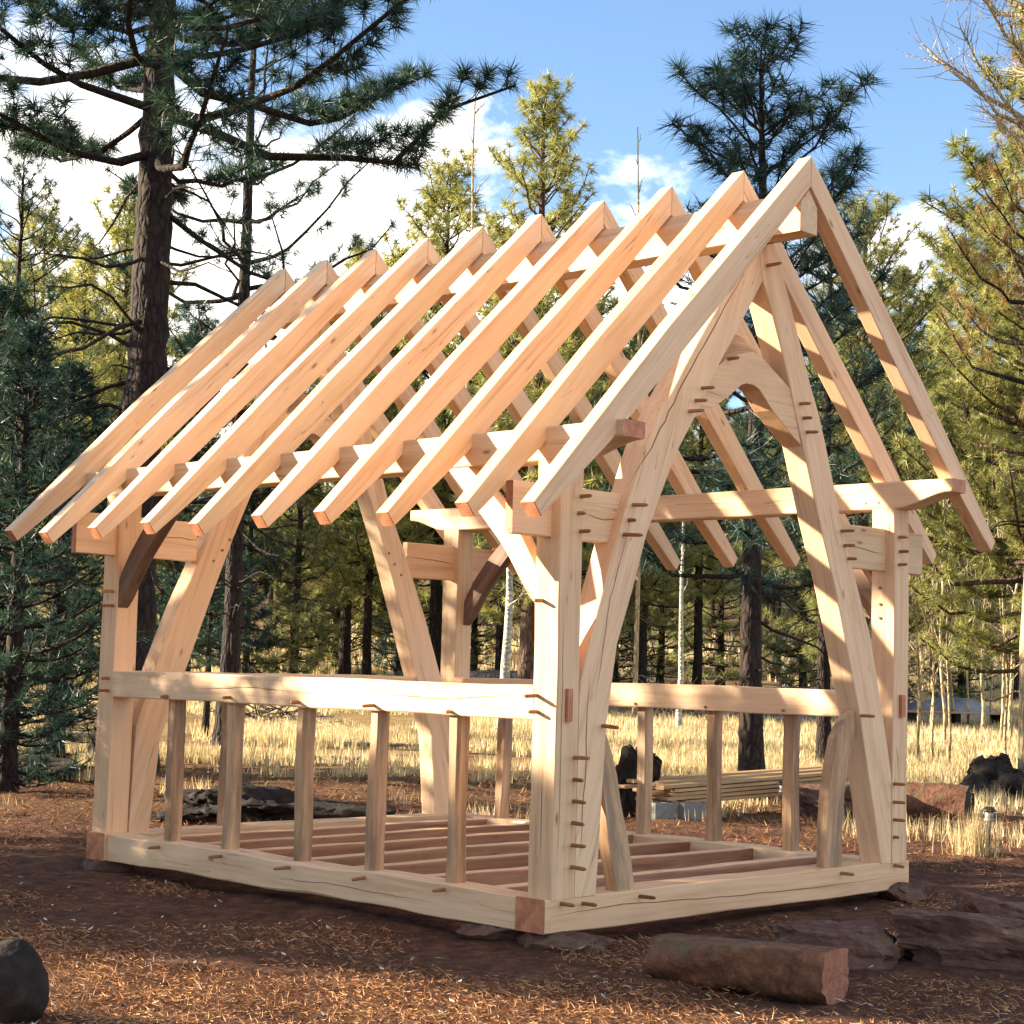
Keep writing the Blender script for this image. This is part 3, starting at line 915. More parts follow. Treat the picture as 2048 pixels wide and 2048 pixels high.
    if dead:   # bare dead limbs under the live crown
        z = .14*H
        while z < base*H:
            for b_ in range(r.integers(1, 4)*deadn):
                az = r.uniform(0, 6.28); p0, rt = trunk(z+r.uniform(-.2, .2))
                ln = spread*r.uniform(.2, .75)*(.4+.6*z/(base*H)); el = r.normal(-.15, .2)
                s = np.linspace(0, 1, 6)
                pts = p0+np.column_stack([ln*s*np.cos(az), ln*s*np.sin(az), ln*(s*el-.12*s*s+.05*np.sin(s*7+r.uniform(0, 6)))])
                tube(wood_b, pts, (.012+.007*ln)*(1-.85*s)+.003, 4)
                for q in range(int(ln*3)):
                    i = r.uniform(1.5, 4.9); i0 = int(i); p = pts[i0]+(pts[i0+1]-pts[i0])*(i-i0)
                    dd = np.array([math.cos(az), math.sin(az), 0])+r.normal(0, .7, 3); dd /= np.linalg.norm(dd)
                    tl = ln*r.uniform(.1, .3)
                    tube(wood_b, [p, p+dd*tl*.6, p+dd*tl+np.array([0, 0, -.15*tl])], [.007, .005, .003], 3)
            z += r.uniform(.25, .6)
    return wood_t, wood_b, leaf

def plant_meshes(nm, geos, mats):
    return [g.mesh(n, m, n == 'trunk') for g, n, m in zip(geos, ('trunk', 'branches', 'crown'), mats) if g.n]

def plant(name, meshes, p, label, cat, group=None, rot=0.0, scale=1.0, crown_mat=None):
    t = bpy.data.objects.new(name, None)
    link(t)
    t.location = p
    t.rotation_euler = (0, 0, rot)
    t.scale = (scale,)*3 if not isinstance(scale, tuple) else scale
    tag(t, label, cat, group)
    for me in meshes:
        o = bpy.data.objects.new(me.name.split('.')[0], me)
        link(o, t)
        if crown_mat and me.name.startswith('crown'):
            o.material_slots[0].link = 'OBJECT'
            o.material_slots[0].material = crown_mat
    return t

# kinds of pine
SHADE_PINES = [(-10.9, -8.8, 'clear', 5.0, 1.3, .50), (-11.6, -8.6, 'clear', 4.9, 0.3, .6), (-12.4, -9.1, 'clear', 4.9, 2.1, .75), (-13.3, -9.0, 'clear', 5.0, 3.0, .8), (-14.3, -9.0, 'clear', 5.2, 4.4, .8), (-10.2, -8.0, 'clear', 4.5, 4.4, .42), (-9.6, -8.6, 'clear', 5.6, 3.4, .42), (-9.0, -8.2, 'clear', 5.9, 2.4, .40),  # unseen pines added for their shade, set along the sun's rays
       (-13.6, -8.8, 'young', 4.6, 4.0, 1.2), (-14.8, -8.8, 'young', 5.2, 5.0, 1.2), (-15.8, -9.2, 'young', 6.0, 0.9, 1.1), (-16.8, -8.7, 'young', 7.0, 2.9, 1.0),
       (-8.0, -2.7, 'young', 4.3, 0.5, 1.2), (-8.8, -3.3, 'young', 4.4, 2.5, 1.2), (-9.6, -2.5, 'young', 4.5, 3.5, 1.2), (-7.3, -3.4, 'young', 3.6, 3.5, 1.0),
       (-12.5, -3.4, 'wood_a', 12.0, 2.5, 1.0), (-2.0, -8.6, 'wood_c', 9.0, 1.5, 1.2), (-4.6, -9.6, 'wood_b', 11.0, .5, 1.2), (0.6, -9.8, 'wood_a', 11.0, 3.5, 1.2), (3.0, -12.0, 'wood_a', 13.0, 1.5, 1.3)]  # tall unseen pines added mainly to cut the sky light
K = {}
K['big'] = plant_meshes('big', pine_geo(11, 19.0, .30, .45, 5.2, whorl=.62, nb=5, needle=.30, wd=.014, npt=52, step=.30, twig=1.35, deadn=2, inner=.38, rag=.2), (BARKD, BARKD, NEEDLE_SHADED))
K['lanky'] = plant_meshes('lanky', pine_geo(23, 15.0, .17, .40, 3.4, whorl=.8, nb=4, needle=.28, wd=.013, npt=36, step=.42, twig=.7, deadn=2, inner=.45, rag=.25), (BARKD, BARKD, NEEDLE_SHADED))
K['cone'] = plant_meshes('cone', pine_geo(31, 14.0, .19, .16, 2.5, whorl=.52, nb=5, needle=.27, wd=.021, npt=32, step=.24, shape=.7, twig=1.2, inner=.3, rag=.35), (BARK, BARK, NEEDLE_GOLD))
K['door'] = plant_meshes('door', pine_geo(47, 9.8, .130, .30, 2.2, whorl=.56, nb=5, needle=.29, wd=.012, npt=46, step=.24, shape=.55, twig=.95, inner=.36, rag=.3), (BARKD, BARKD, NEEDLE_SHADED))
K['young'] = plant_meshes('young', pine_geo(53, 6.0, .10, .05, 1.35, whorl=.34, nb=6, needle=.20, wd=.012, npt=28, step=.22, dead=False), (BARKD, BARKD, NEEDLE_SHADED))
K['clear'] = plant_meshes('clear', pine_geo(57, 4.9, .09, .70, 1.7, whorl=.20, nb=7, needle=.22, wd=.016, npt=30, step=.20, twig=1.4, dead=False), (BARKD, BARKD, NEEDLE_SHADED))  # crown lifted on a bare trunk to shape the added shade
K['wood_a'] = plant_meshes('wood_a', pine_geo(61, 13.0, .17, .22, 2.3, whorl=.50, nb=5, needle=.29, wd=.024, npt=26, step=.25, twig=1.2, rag=.3), (BARKD, BARKD, NEEDLE_MID))
K['wood_b'] = plant_meshes('wood_b', pine_geo(67, 12.0, .15, .30, 2.6, whorl=.52, nb=5, needle=.29, wd=.024, npt=26, step=.25, shape=.6, twig=1.2, rag=.35), (BARKD, BARKD, NEEDLE_MID))
K['wood_c'] = plant_meshes('wood_c', pine_geo(71, 10.0, .13, .10, 1.9, whorl=.46, nb=5, needle=.29, wd=.024, npt=26, step=.25, twig=1.2, rag=.3), (BARKD, BARKD, NEEDLE_MID))
K['right'] = plant_meshes('right', pine_geo(83, 11.5, .18, .20, 3.0, whorl=.44, nb=5, needle=.215, wd=.013, npt=30, step=.165, shape=.7, twig=1.25, rag=.35, inner=.34), (BARK, BARK, NEEDLE_GOLD))
NAT = {'big': 19.0, 'lanky': 15.0, 'cone': 14.0, 'door': 9.8, 'young': 6.0, 'wood_a': 13.0, 'wood_b': 12.0, 'wood_c': 10.0, 'right': 11.5, 'clear': 4.9}

def pine(kind, px, d, top, label, rot=0.0, mat=None, py=1000, group=None, wide=1.0, name='pine_tree', H=None):
    p = put(px, d, py)
    h = H or height_for(p, top)
    s = h/NAT[kind]
    return plant(name, K[kind], p, label, 'pine tree', group, rot, (s*wide, s*wide, s), mat)

# --- the trees one can point at
pine('big', 293, 25.0, 0, 'tall dark ponderosa pine with the thickest trunk, left of the rafters', 2.4, py=500, H=19.5, wide=1.14)
pine('lanky', 487, 33.0, 0, 'slender dark pine with a bare crooked trunk, second trunk from the left above the rafters', 2.1, py=500, H=15.5)
pine('cone', 1062, 46.0, 150, 'sunlit yellow-green cone-shaped pine rising above the middle of the ridge', 1.0)
pine('door', 1512, 23.2, 95, 'blue-green pine with its bare trunk in the doorway and its top over the gable peak', .5, py=1100, wide=1.2)
pine('young', 40, 21.0, 640, 'dark bushy young pine at the left edge beside the far left post', .2, wide=1.25)
pine('young', 130, 27.0, 720, 'dark bushy pine close on the left of the far left post', 1.9, wide=1.5)
pine('young', -10, 25.5, 560, 'tallest of the dark bushy pines, cut by the left edge', 3.0, wide=1.35)
pine('lanky', 15, 29.0, 285, 'dark pine at the left edge rising above the bushy young pine', 1.2, mat=NEEDLE_SHADED)
pine('right', 2075, 29.0, 250, 'yellow-lit pine at the right edge with long drooping boughs', 3.3, mat=NEEDLE_GOLD, py=800)
pine('lanky', 2096, 27.0, -260, 'rusty half-dead pine filling the top right corner', 2.6, mat=NEEDLE_BROWN, py=300, wide=.62)
pine('cone', 2100, 31.0, -60, 'dense yellow pine at the right edge behind the half-dead one', 1.1, mat=NEEDLE_GOLD, py=300, wide=1.2)
pine('right', 1725, 34.0, 395, 'loose olive pine just right of the gable rafters with twiggy boughs', 1.9, mat=NEEDLE_MID)
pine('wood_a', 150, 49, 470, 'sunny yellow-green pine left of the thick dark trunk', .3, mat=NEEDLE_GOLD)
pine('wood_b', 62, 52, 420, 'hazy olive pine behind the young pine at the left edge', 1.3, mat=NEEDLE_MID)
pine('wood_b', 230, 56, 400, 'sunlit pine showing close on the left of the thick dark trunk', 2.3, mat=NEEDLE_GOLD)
pine('wood_c', 385, 52, 640, 'low pine between the two dark trunks above the first rafters', .9, mat=NEEDLE_SHADED)
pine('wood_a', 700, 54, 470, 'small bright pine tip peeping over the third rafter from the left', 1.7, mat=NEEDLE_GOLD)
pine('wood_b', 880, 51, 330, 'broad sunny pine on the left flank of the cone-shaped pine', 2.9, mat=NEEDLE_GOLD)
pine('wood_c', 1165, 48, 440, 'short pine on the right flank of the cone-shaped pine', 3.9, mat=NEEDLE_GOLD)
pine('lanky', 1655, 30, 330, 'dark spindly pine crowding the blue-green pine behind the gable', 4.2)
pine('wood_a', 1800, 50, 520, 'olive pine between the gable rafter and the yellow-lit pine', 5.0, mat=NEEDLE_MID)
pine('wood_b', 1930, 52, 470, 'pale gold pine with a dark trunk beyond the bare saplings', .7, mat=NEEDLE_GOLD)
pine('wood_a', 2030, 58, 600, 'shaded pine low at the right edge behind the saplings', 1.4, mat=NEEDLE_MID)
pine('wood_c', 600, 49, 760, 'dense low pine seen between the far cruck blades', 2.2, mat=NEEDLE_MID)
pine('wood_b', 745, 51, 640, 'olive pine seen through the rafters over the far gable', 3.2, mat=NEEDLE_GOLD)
pine('wood_c', 505, 49, 830, 'shaded young pine behind the far left cruck blade', .1, mat=NEEDLE_SHADED)
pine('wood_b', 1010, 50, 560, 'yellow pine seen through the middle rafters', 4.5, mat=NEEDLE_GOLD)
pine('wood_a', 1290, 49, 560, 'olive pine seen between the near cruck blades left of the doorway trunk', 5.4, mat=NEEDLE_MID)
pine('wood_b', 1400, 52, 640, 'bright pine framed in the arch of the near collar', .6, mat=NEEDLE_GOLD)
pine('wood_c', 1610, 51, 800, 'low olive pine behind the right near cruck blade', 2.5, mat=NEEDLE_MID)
pine('wood_b', 430, 36, 990, 'small dark pine low behind the left wall', 1.1, mat=NEEDLE_SHADED, wide=1.2)

# --- the rest of the near wood: alike pines that only fill in
r_ = np.random.default_rng(5)
fill = [(330, 62, 'behind the foot of the thickest dark trunk'), (30, 64, 'at the left edge behind the bushy young pine'), (820, 60, 'behind the far right post'), (1090, 62, 'behind the nearest corner post'),
        (1560, 68, 'behind the top of the right near blade'), (1690, 62, 'just left of the right near post'), (1870, 66, 'behind the leftmost bare saplings'), (1980, 72, 'behind the lone tall sapling'),
        (770, 72, 'just left of the far right post'), (480, 70, 'behind the slender second trunk'), (250, 74, 'just left of the thickest dark trunk'), (1160, 75, 'behind the near end of the left wall plate'), (1270, 78, 'between the left near blade and the doorway trunk'), (1640, 80, 'behind the right wall plate')]
for i, (px, d, where) in enumerate(fill):
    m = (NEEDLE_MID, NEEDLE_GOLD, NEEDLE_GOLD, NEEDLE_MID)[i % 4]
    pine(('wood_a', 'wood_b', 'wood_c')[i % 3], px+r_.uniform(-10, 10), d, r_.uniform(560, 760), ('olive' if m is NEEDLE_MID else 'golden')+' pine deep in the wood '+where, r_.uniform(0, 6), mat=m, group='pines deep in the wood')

# --- the far wood: one mass of small pines on the rise
def far_wood():
    g, b_ = Geo(), Geo()
    r = np.random.default_rng(9)
    base = []
    for s in range(3):
        wt, wb, lf = pine_geo(100+s, 11.0, .14, .2+.05*s, 2.2, whorl=.75, nb=4, needle=.42, wd=.05, npt=9, step=.5, dead=False, sub=False, twig=.7, k=5)
        base.append((np.concatenate(wt.v), np.concatenate(wt.f), np.concatenate(lf.v), np.concatenate(lf.f)))
    for i in range(230):
        d = r.uniform(84, 150)
        px = r.uniform(-250, 2300)
        p = put(px, d)
        wt, wf, lv, lf = base[i % 3]
        a = r.uniform(0, 6.28); s = r.uniform(.75, 1.35)
        M = np.array([[math.cos(a), -math.sin(a), 0], [math.sin(a), math.cos(a), 0], [0, 0, 1]])*s
        b_.add(wt @ M.T+np.array(p), wf)
        g.add(lv @ M.T+np.array(p), lf)
    o = bpy.data.objects.new('far_wood', g.mesh('far_wood', NEEDLE_MID))
    link(o); tag(o, kind='stuff')
    o2 = bpy.data.objects.new('far_trunks', b_.mesh('far_trunks', BARKD))
    link(o2, o); tag(o2, kind='stuff')
far_wood()


# understorey between the trunks
low = [(60, 'at the left edge'), (190, 'touching the far left post'), (350, 'below the far left brace'), (455, 'beside the far left blade'), (590, 'in the middle of the left wall opening'), (690, 'left of the far right blade'), (800, 'right of the far right blade'),
       (960, 'left of the pale aspen'), (1120, 'behind the nearest corner post'), (1230, 'right of the left near blade'), (1330, 'left of the thin white aspen'), (1450, 'just left of the doorway trunk'), (1600, 'right of the doorway trunk'), (1780, 'behind the right near post'), (1930, 'behind the sapling thicket')]
for i, (px, where) in enumerate(low):
    m = (NEEDLE_SHADED, NEEDLE_MID, NEEDLE_MID)[i % 3]
    pine('young', px+r_.uniform(-12, 12), r_.uniform(50, 66), r_.uniform(990, 1150), 'low bushy '+('dark' if m is NEEDLE_SHADED else 'olive')+' pine in the understorey '+where, r_.uniform(0, 6), mat=m, group='bushy pines in the understorey', wide=1.5, name='bushy_pine')

def off(x, y, kind, h, rot, wide=1.0, label='unseen pine added on the sunny side of the clearing for its shade'):
    p = Vector((x, y, float(terrain(x, y))))
    s = h/NAT[kind]
    plant('pine_tree', K[kind], p, label, 'pine tree', 'unseen pines added for shade', rot, (s*wide, s*wide, s))
# unseen pines added to throw the dappled shade and cut sky light
for x, y, k, h, rot, wd in SHADE_PINES:
    off(x, y, k, h, rot, wd)
# ================================================================ ground cover
def gpt(px, py, z=-.08):
    v = FW+RT*((px-1024)/F_PX)+UP*((1024-py)/F_PX)
    t = (z-CAM.z)/v.z
    p = CAM+v*t
    return Vector((p.x, p.y, z))

def cover(name, mat, n, dlo, dhi, spread, hgt, wd, blades, keep, flat=False, seed=1, power=1.0, zoff=0.0):
    """grass tufts or loose straw strewn over the part of the ground that the picture shows"""
    r = np.random.default_rng(seed)
    d = dlo+(dhi-dlo)*r.random(n)**power
    s = (r.random(n)-.5)*2*spread(d)
    x = CAM.x+FH.x*d+RH.x*s; y = CAM.y+FH.y*d+RH.y*s
    m = keep(x, y, d, s, r)
    x, y, d = x[m], y[m], d[m]
    n = len(x)
    z = terrain(x, y)+zoff
    k = blades
    X, Y, Z = (np.repeat(a, k) for a in (x, y, z))
    D = np.repeat(d, k)
    N_ = n*k
    a = r.uniform(0, 6.283, N_)
    if flat:
        ln = hgt*r.uniform(.4, 1.3, N_); w_ = wd*(D/9.0)*r.uniform(.6, 1.3, N_)
        c, s_ = np.cos(a), np.sin(a)
        X = X+r.normal(0, .03, N_); Y = Y+r.normal(0, .03, N_)
        z0 = Z+r.uniform(.0, .03, N_); z1 = Z+ln*r.uniform(.05, .95, N_)**2.6
        v = np.stack([np.stack([X-s_*w_, Y+c*w_, z0], -1), np.stack([X+s_*w_, Y-c*w_, z0+.004], -1), np.stack([X+c*ln, Y+s_*ln, z1+.01], -1)], 1)
    else:
        h = hgt*r.uniform(.45, 1.25, N_)*np.repeat(r.uniform(.6, 1.2, n), k)
        w_ = wd*(D/30.0)*r.uniform(.7, 1.3, N_)
        X = X+r.normal(0, .07, N_); Y = Y+r.normal(0, .07, N_)
        lean = np.abs(r.normal(0, .28, N_))*h
        b = r.uniform(0, 6.283, N_)
        c, s_ = np.cos(a)*w_, np.sin(a)*w_
        v = np.stack([np.stack([X-c, Y-s_, Z-.02], -1), np.stack([X+c, Y+s_, Z-.02], -1), np.stack([X+np.cos(b)*lean, Y+np.sin(b)*lean, Z+h], -1)], 1)
    v = v.reshape(-1, 3)
    o = bpy.data.objects.new(name, np_mesh(name, v, np.arange(len(v)).reshape(-1, 3), mat))
    link(o); tag(o, kind='stuff')
    return o
def field(x, y, f=.25, ph=0.0):
    return .5+.25*np.sin(f*x*2.1+1.7*np.sin(f*y*1.3+ph)+ph)+.25*np.sin(f*y*2.7+1.9*np.sin(f*x*1.1+ph*2))
def inside_frame(x, y):
    return (x > -4.85) & (x < .1) & (y > -.1) & (y < 3.95)
cover('pine_litter', STRAWM, 170000, 7.2, 15.0, lambda d: .34*d, .050, .0021, 1, lambda x, y, d, s, r: ~inside_frame(x, y) & (field(x, y, 1.4)*.7+r.random(len(x))*.7+np.clip((-1.45+.44*x-y)*.5, -.42, .3) > .62), flat=True, seed=2, power=.8)  # straw thinned where shade falls, so its density paints the sunlit patch
cover('pine_litter', STRAWM, 26000, 15.0, 27.0, lambda d: .33*d, .12, .0034, 1, lambda x, y, d, s, r: ~inside_frame(x, y), flat=True, seed=3)
cover('dry_grass', GRASSM, 34000, 28, 60, lambda d: .31*d, .22, .012, 9, lambda x, y, d, s, r: (field(x, y, .30, 1.0)+np.clip((s+1)/9, -.16, .45)+np.clip((d-33)*.05, -.25, .05)+r.normal(0, .14, len(x)) > .50) & (r.random(len(x)) < .9), seed=4, power=1.2)
cover('dry_grass', GRASSM, 5000, 17.5, 30, lambda d: .31*d, .20, .010, 7, lambda x, y, d, s, r: ~inside_frame(x, y) & (field(x, y, .55, 2.0)+np.clip(s/14, -.3, .15)+(d-24)*.03+r.normal(0, .14, len(x)) > .72), seed=5)
cover('dry_grass', GRASSM, 12000, 58, 92, lambda d: .31*d, .5, .018, 6, lambda x, y, d, s, r: field(x, y, .2, .4)+r.normal(0, .15, len(x)) > .52, seed=6)

# ================================================================ stones, logs, dirt
def lump(name, p, size, mat, label, cat, seed, rot=0.0, flat=.0, rough=.16, sub=4, group=None, sink=.12, facet=0, grit=.022):
    """an irregular stone or heap: a noisy ball, its top planed off where flat > 0"""
    r = random.Random(seed)
    bm = bmesh.new()
    bmesh.ops.create_icosphere(bm, subdivisions=sub, radius=1.0)
    fr = [(Vector((r.uniform(-1, 1), r.uniform(-1, 1), r.uniform(-1, 1))).normalized(), r.uniform(1.2, 5.5), r.uniform(0, 6)) for _ in range(14)]
    cuts = [(Vector((r.uniform(-1, 1), r.uniform(-1, 1), r.uniform(-.5, .8))).normalized(), r.uniform(.62, .85)) for _ in range(facet)]
    for v in bm.verts:
        n = v.co.normalized()
        k = 1+sum(rough/f*1.6*math.sin(f*2.2*n.dot(a)+ph) for a, f, ph in fr)*.55
        c = n*k
        for a, dd in cuts:
            e = c.dot(a)-dd
            if e > 0:
                c -= a*e*.92
        if flat and c.z > flat:
            c.z = flat+(c.z-flat)*.10
        v.co = Vector((c.x*size[0], c.y*size[1], c.z*size[2]))+Vector((r.gauss(0, 1), r.gauss(0, 1), r.gauss(0, 1)))*grit*min(size)
    me = bpy.data.meshes.new(name)
    bm.to_mesh(me); bm.free()
    me.materials.append(mat)
    for q in me.polygons:
        q.use_smooth = facet == 0
    o = bpy.data.objects.new(name, me)
    link(o)
    o.location = (p[0], p[1], p[2]+size[2]*(1-sink)-size[2]*(.0))
    o.rotation_euler = (0, 0, rot)
    return tag(o, label, cat, group)

def log_thing(name, a, b_, r0, r1, label, cat, mat, seed, group=None, flat=0.0, cut=CUTM, k=20, n=16, rough=.07):
    """a felled log: rough bark body, sawn ends, flat > 0 planes the top"""
    a, b_ = Vector(a), Vector(b_)
    t = bpy.data.objects.new(name, None)
    link(t)
    bs = basis_from(a, b_-a)
    t.matrix_basis = bs
    tag(t, label, cat, group)
    r = random.Random(seed)
    ln = (b_-a).length
    ph = [r.uniform(0, 6.28) for _ in range(8)]
    bm = bmesh.new()
    rings = []
    for i in range(n+1):
        s = i/n
        ring = []
        for j in range(k):
            th = j*6.283/k
            rr = (r0+(r1-r0)*s)*(1+rough*math.sin(2*th+ph[0]+3*s)+rough*.6*math.sin(5*th+ph[1]+7*s)+rough*.5*math.sin(9*s*ln+ph[2]+th)+r.gauss(0, rough*.34)+rough*.9*math.sin(4*th+ph[3]+5*s*ln)*math.sin(6.5*s*ln+ph[4]+2*th))
            y, z = rr*math.cos(th), rr*math.sin(th)
            if flat and z > flat*r0:
                z = flat*r0+(z-flat*r0)*.12
            e = 0
            if i in (0, n):
                e = r.gauss(0, .002)
            ring.append(bm.verts.new((s*ln+e, y, z)))
        rings.append(ring)
    for q0, q1 in zip(rings, rings[1:]):
        for j in range(k):
            bm.faces.new((q0[j], q0[(j+1) % k], q1[(j+1) % k], q1[j])).smooth = True
    me = bpy.data.meshes.new('bark'); bmesh.ops.recalc_face_normals(bm, faces=bm.faces)
    ends = [[v.co.copy() for v in rings[0]], [v.co.copy() for v in rings[-1]]]
    bm.to_mesh(me); bm.free()
    me.materials.append(mat)
    link(bpy.data.objects.new('bark', me), t)
    for q, sg in zip(ends, (-1, 1)):
        bm = bmesh.new()
        c = sum(q, Vector())/len(q)
        outer = [bm.verts.new(v) for v in q]
        inner = [bm.verts.new(c+(v-c)*.55+Vector((sg*.003, 0, 0))) for v in q]
        mid = bm.verts.new(c+Vector((sg*.004, 0, 0)))
        for j in range(len(q)):
            bm.faces.new((outer[j], outer[(j+1) % k], inner[(j+1) % k], inner[j]))
            bm.faces.new((inner[j], inner[(j+1) % k], mid))
        bmesh.ops.recalc_face_normals(bm, faces=bm.faces)
        me = bpy.data.meshes.new('cut_end'); bm.to_mesh(me); bm.free()
        me.materials.append(cut)
        link(bpy.data.objects.new('cut_end', me), t)
    return t

up = lambda p, h: Vector((p.x, p.y, p.z+h))
log_thing('log', up(gpt(1322, 1958), .125), up(gpt(1672, 2006), .150), 0.150, .172, 'thick mossy log with a sawn reddish end, lying nearest the camera', 'log', LOGM, 3, flat=.66, rough=.085, k=44, n=60)
def slab(name, p, size, mat, label, cat, seed, rot=0.0, tilt=(0, 0), rough=.05):
    """a quarried-looking block: a box with broken, uneven faces and worn edges"""
    r = random.Random(seed)
    bm = bmesh.new()
    bmesh.ops.create_cube(bm, size=2.0)
    bmesh.ops.subdivide_edges(bm, edges=bm.edges[:], cuts=9, use_grid_fill=True)
    fr = [(Vector((r.uniform(-1, 1), r.uniform(-1, 1), r.uniform(-1, 1))).normalized(), r.uniform(1.0, 7), r.uniform(0, 6)) for _ in range(12)]
    sk = [r.uniform(-.18, .18) for _ in range(6)]
    cuts = [(Vector((r.choice((-1, 1)), r.choice((-1, 1))*r.uniform(.2, 1), r.uniform(-.2, .9))).normalized(), r.uniform(1.05, 1.25)) for _ in range(5)]
    for v in bm.verts:
        c = v.co.copy()
        for a, dd in cuts:
            e = c.dot(a)-dd
            if e > 0:
                c -= a*e
        c += Vector((sk[0]*c.y+sk[1]*c.z, sk[2]*c.x+sk[3]*c.z, sk[4]*c.x+sk[5]*c.y))
        k = sum(math.sin(f*1.9*v.co.dot(a)+ph)/math.sqrt(f) for a, f, ph in fr)*rough
        c *= 1+k
        v.co = Vector((c.x*size[0], c.y*size[1], c.z*size[2]))+Vector((r.gauss(0, 1), r.gauss(0, 1), r.gauss(0, 1)))*.035*size[2]
    me = bpy.data.meshes.new(name)
    bm.to_mesh(me); bm.free()
    me.materials.append(mat)
    o = bpy.data.objects.new(name, me)
    link(o)
    o.location = (p[0], p[1], p[2]+size[2]*.8)
    o.rotation_euler = (tilt[0], tilt[1], rot)
    return tag(o, label, cat)
slab('stone_slab', gpt(1672, 1925), (.315, .20, .11), ROCKM, 'dark flat-topped stone slab just behind the thick mossy log', 'stone slab', 61, rot=.80, tilt=(.02, .0))
slab('stone_slab', gpt(1945, 1922), (.40, .28, .135), ROCKM, 'large flat-topped reddish stone block at the lower right', 'stone slab', 62, rot=.55, tilt=(.0, .06))
slab('stone_slab', gpt(2040, 1868), (.34, .20, .095), ROCKM, 'low dark stone slab at the right edge behind the large block', 'stone slab', 64, rot=.9, tilt=(0, .12))
lump('foundation_stone', Vector((.02, W-.12, -.10)), (.17, .16, .09), ROCKM, 'dark stone under the right near corner of the frame', 'stone', 21, flat=.8, sink=.1, facet=4)
lump('foundation_stone', Vector((-.02, .16, -.135)), (.30, .22, .085), ROCKM, 'reddish flat stone under the nearest corner of the frame', 'stone', 22, flat=.75, sink=.1, facet=4)
lump('foundation_stone', Vector((-.50, .10, -.125)), (.26, .17, .08), ROCKM, 'low reddish stone under the left sill near the corner', 'stone', 23, flat=.8, sink=.1, facet=4)
lump('foundation_stone', Vector((-L+.1, .15, -.13)), (.24, .2, .085), ROCKM, 'shaded stone under the far left corner of the frame', 'stone', 24, flat=.8, sink=.1, facet=4)
lump('foundation_stone', Vector((-L+.1, W-.15, -.13)), (.24, .2, .085), ROCKM, 'stone under the far right corner of the frame', 'stone', 25, flat=.8, sink=.1, facet=4)
lump('stump', up(gpt(-8, 2046), -.05), (.21, .20, .22), DIRT, 'black rounded stump cut off by the lower left corner', 'stump', 38, rough=.10, sink=.2)
log_thing('branch_stub', up(gpt(1862, 1909), .035), up(gpt(1876, 1912), .04), .035, .037, 'small sawn branch stub in front of the flat-topped boulder', 'branch', BARK, 7, cut=BOARDW, k=10, n=3)
# farther off
slab('boulder', up(gpt(1258, 1628), -.05), (.21, .15, .42), DIRT, 'upright dark boulder leaning behind the right wall studs', 'boulder', 41, rot=.4, tilt=(.1, .25), rough=.10)
slab('boulder', up(gpt(1648, 1640), -.03), (.34, .25, .21), ROCKM, 'dark boulder low between the last stud and the right blade', 'boulder', 42, rough=.08)
log_thing('log', up(gpt(1800, 1630), .17), up(gpt(1935, 1638), .15), .24, .20, 'thick dark mossy log beyond the right near post', 'log', LOGM, 9, cut=DIRT)
lump('dirt_heap', put(1990, 25, 1580), (.40, .34, .30), DIRT, 'pointed dark dirt heap at the right beyond the log', 'dirt heap', 55, rough=.22, sink=.35, grit=.07)
lump('dirt_heap', up(gpt(480, 1640), -.03), (1.15, .6, .16), DIRT, 'long low black dirt heap behind the far gable sill', 'dirt heap', 52, rot=.75, rough=.34, sink=.25, grit=.10, sub=5)
lump('dirt_heap', put(60, 24, 1500), (1.0, .6, .14), DIRT, 'low dark mound at the left edge beside the far left post', 'dirt heap', 53, rot=.4, rough=.3, sink=.3, grit=.10)
log_thing('fallen_branch', up(put(-60, 22.5, 1480), .42), up(put(112, 22, 1512), .20), .06, .02, 'fallen dark branch poking in from the left edge', 'branch', BARKD, 15, k=8, n=8, cut=BARKD)
log_thing('bark_slab', put(-40, 33, 1430)+Vector((0, 0, .05)), put(185, 33.5, 1430)+Vector((0, 0, .06)), .10, .07, 'long sunlit strip of bark lying in the grass at the left edge', 'bark slab', BARKT, 16, k=8, n=10, cut=BARKT)
for i, (px, d, l_, nm) in enumerate(((60, 27, 1.2, 'short'), (360, 30, .9, 'thin'), (700, 33, 1.5, 'pale'), (620, 29, 1.0, 'broken'), (905, 34, 1.4, 'crooked'))):
    a = put(px, d)
    log_thing('dead_stick', a+Vector((0, 0, .05)), a+RH*l_+Vector((0, 0, .07)), .045, .03, nm+' dead stick lying on the needle litter '+('left of the far left post', 'between the left studs', 'seen through the left wall', 'behind the far gable studs', 'beyond the far right post')[i], 'stick', GREYLOG, 60+i, k=7, n=5, cut=GREYLOG)

# ================================================================ lumber, blocks and garden lights
def plain(name, size, mat, parent=None, loc=(0, 0, 0), rot=(0, 0, 0), bev=.004):
    bm = bmesh.new()
    bmesh.ops.create_cube(bm, size=1.0)
    for v in bm.verts:
        v.co = Vector((v.co.x*size[0], v.co.y*size[1], v.co.z*size[2]))
    if bev:
        bmesh.ops.bevel(bm, geom=bm.edges[:], offset=bev, segments=1, affect='EDGES')
    me = bpy.data.meshes.new(name)
    bm.to_mesh(me); bm.free()
    me.materials.append(mat)
    o = bpy.data.objects.new(name, me)
    link(o, parent)
    o.location = loc
    o.rotation_euler = rot
    return o
def thing(name, p, rz, label, cat, group=None):
    t = bpy.data.objects.new(name, None)
    link(t)
    t.location = p
    t.rotation_euler = (0, 0, rz)
    return tag(t, label, cat, group)
rp = random.Random(8)
va, vb = gpt(1285, 1636), gpt(1668, 1622)
dv = (vb-va); rz = math.atan2(dv.y, dv.x)
st = thing('lumber_stack', va.lerp(vb, .5)+Vector((0, 0, .0)), rz, 'low stack of sawn boards on concrete blocks behind the right wall', 'lumber stack')
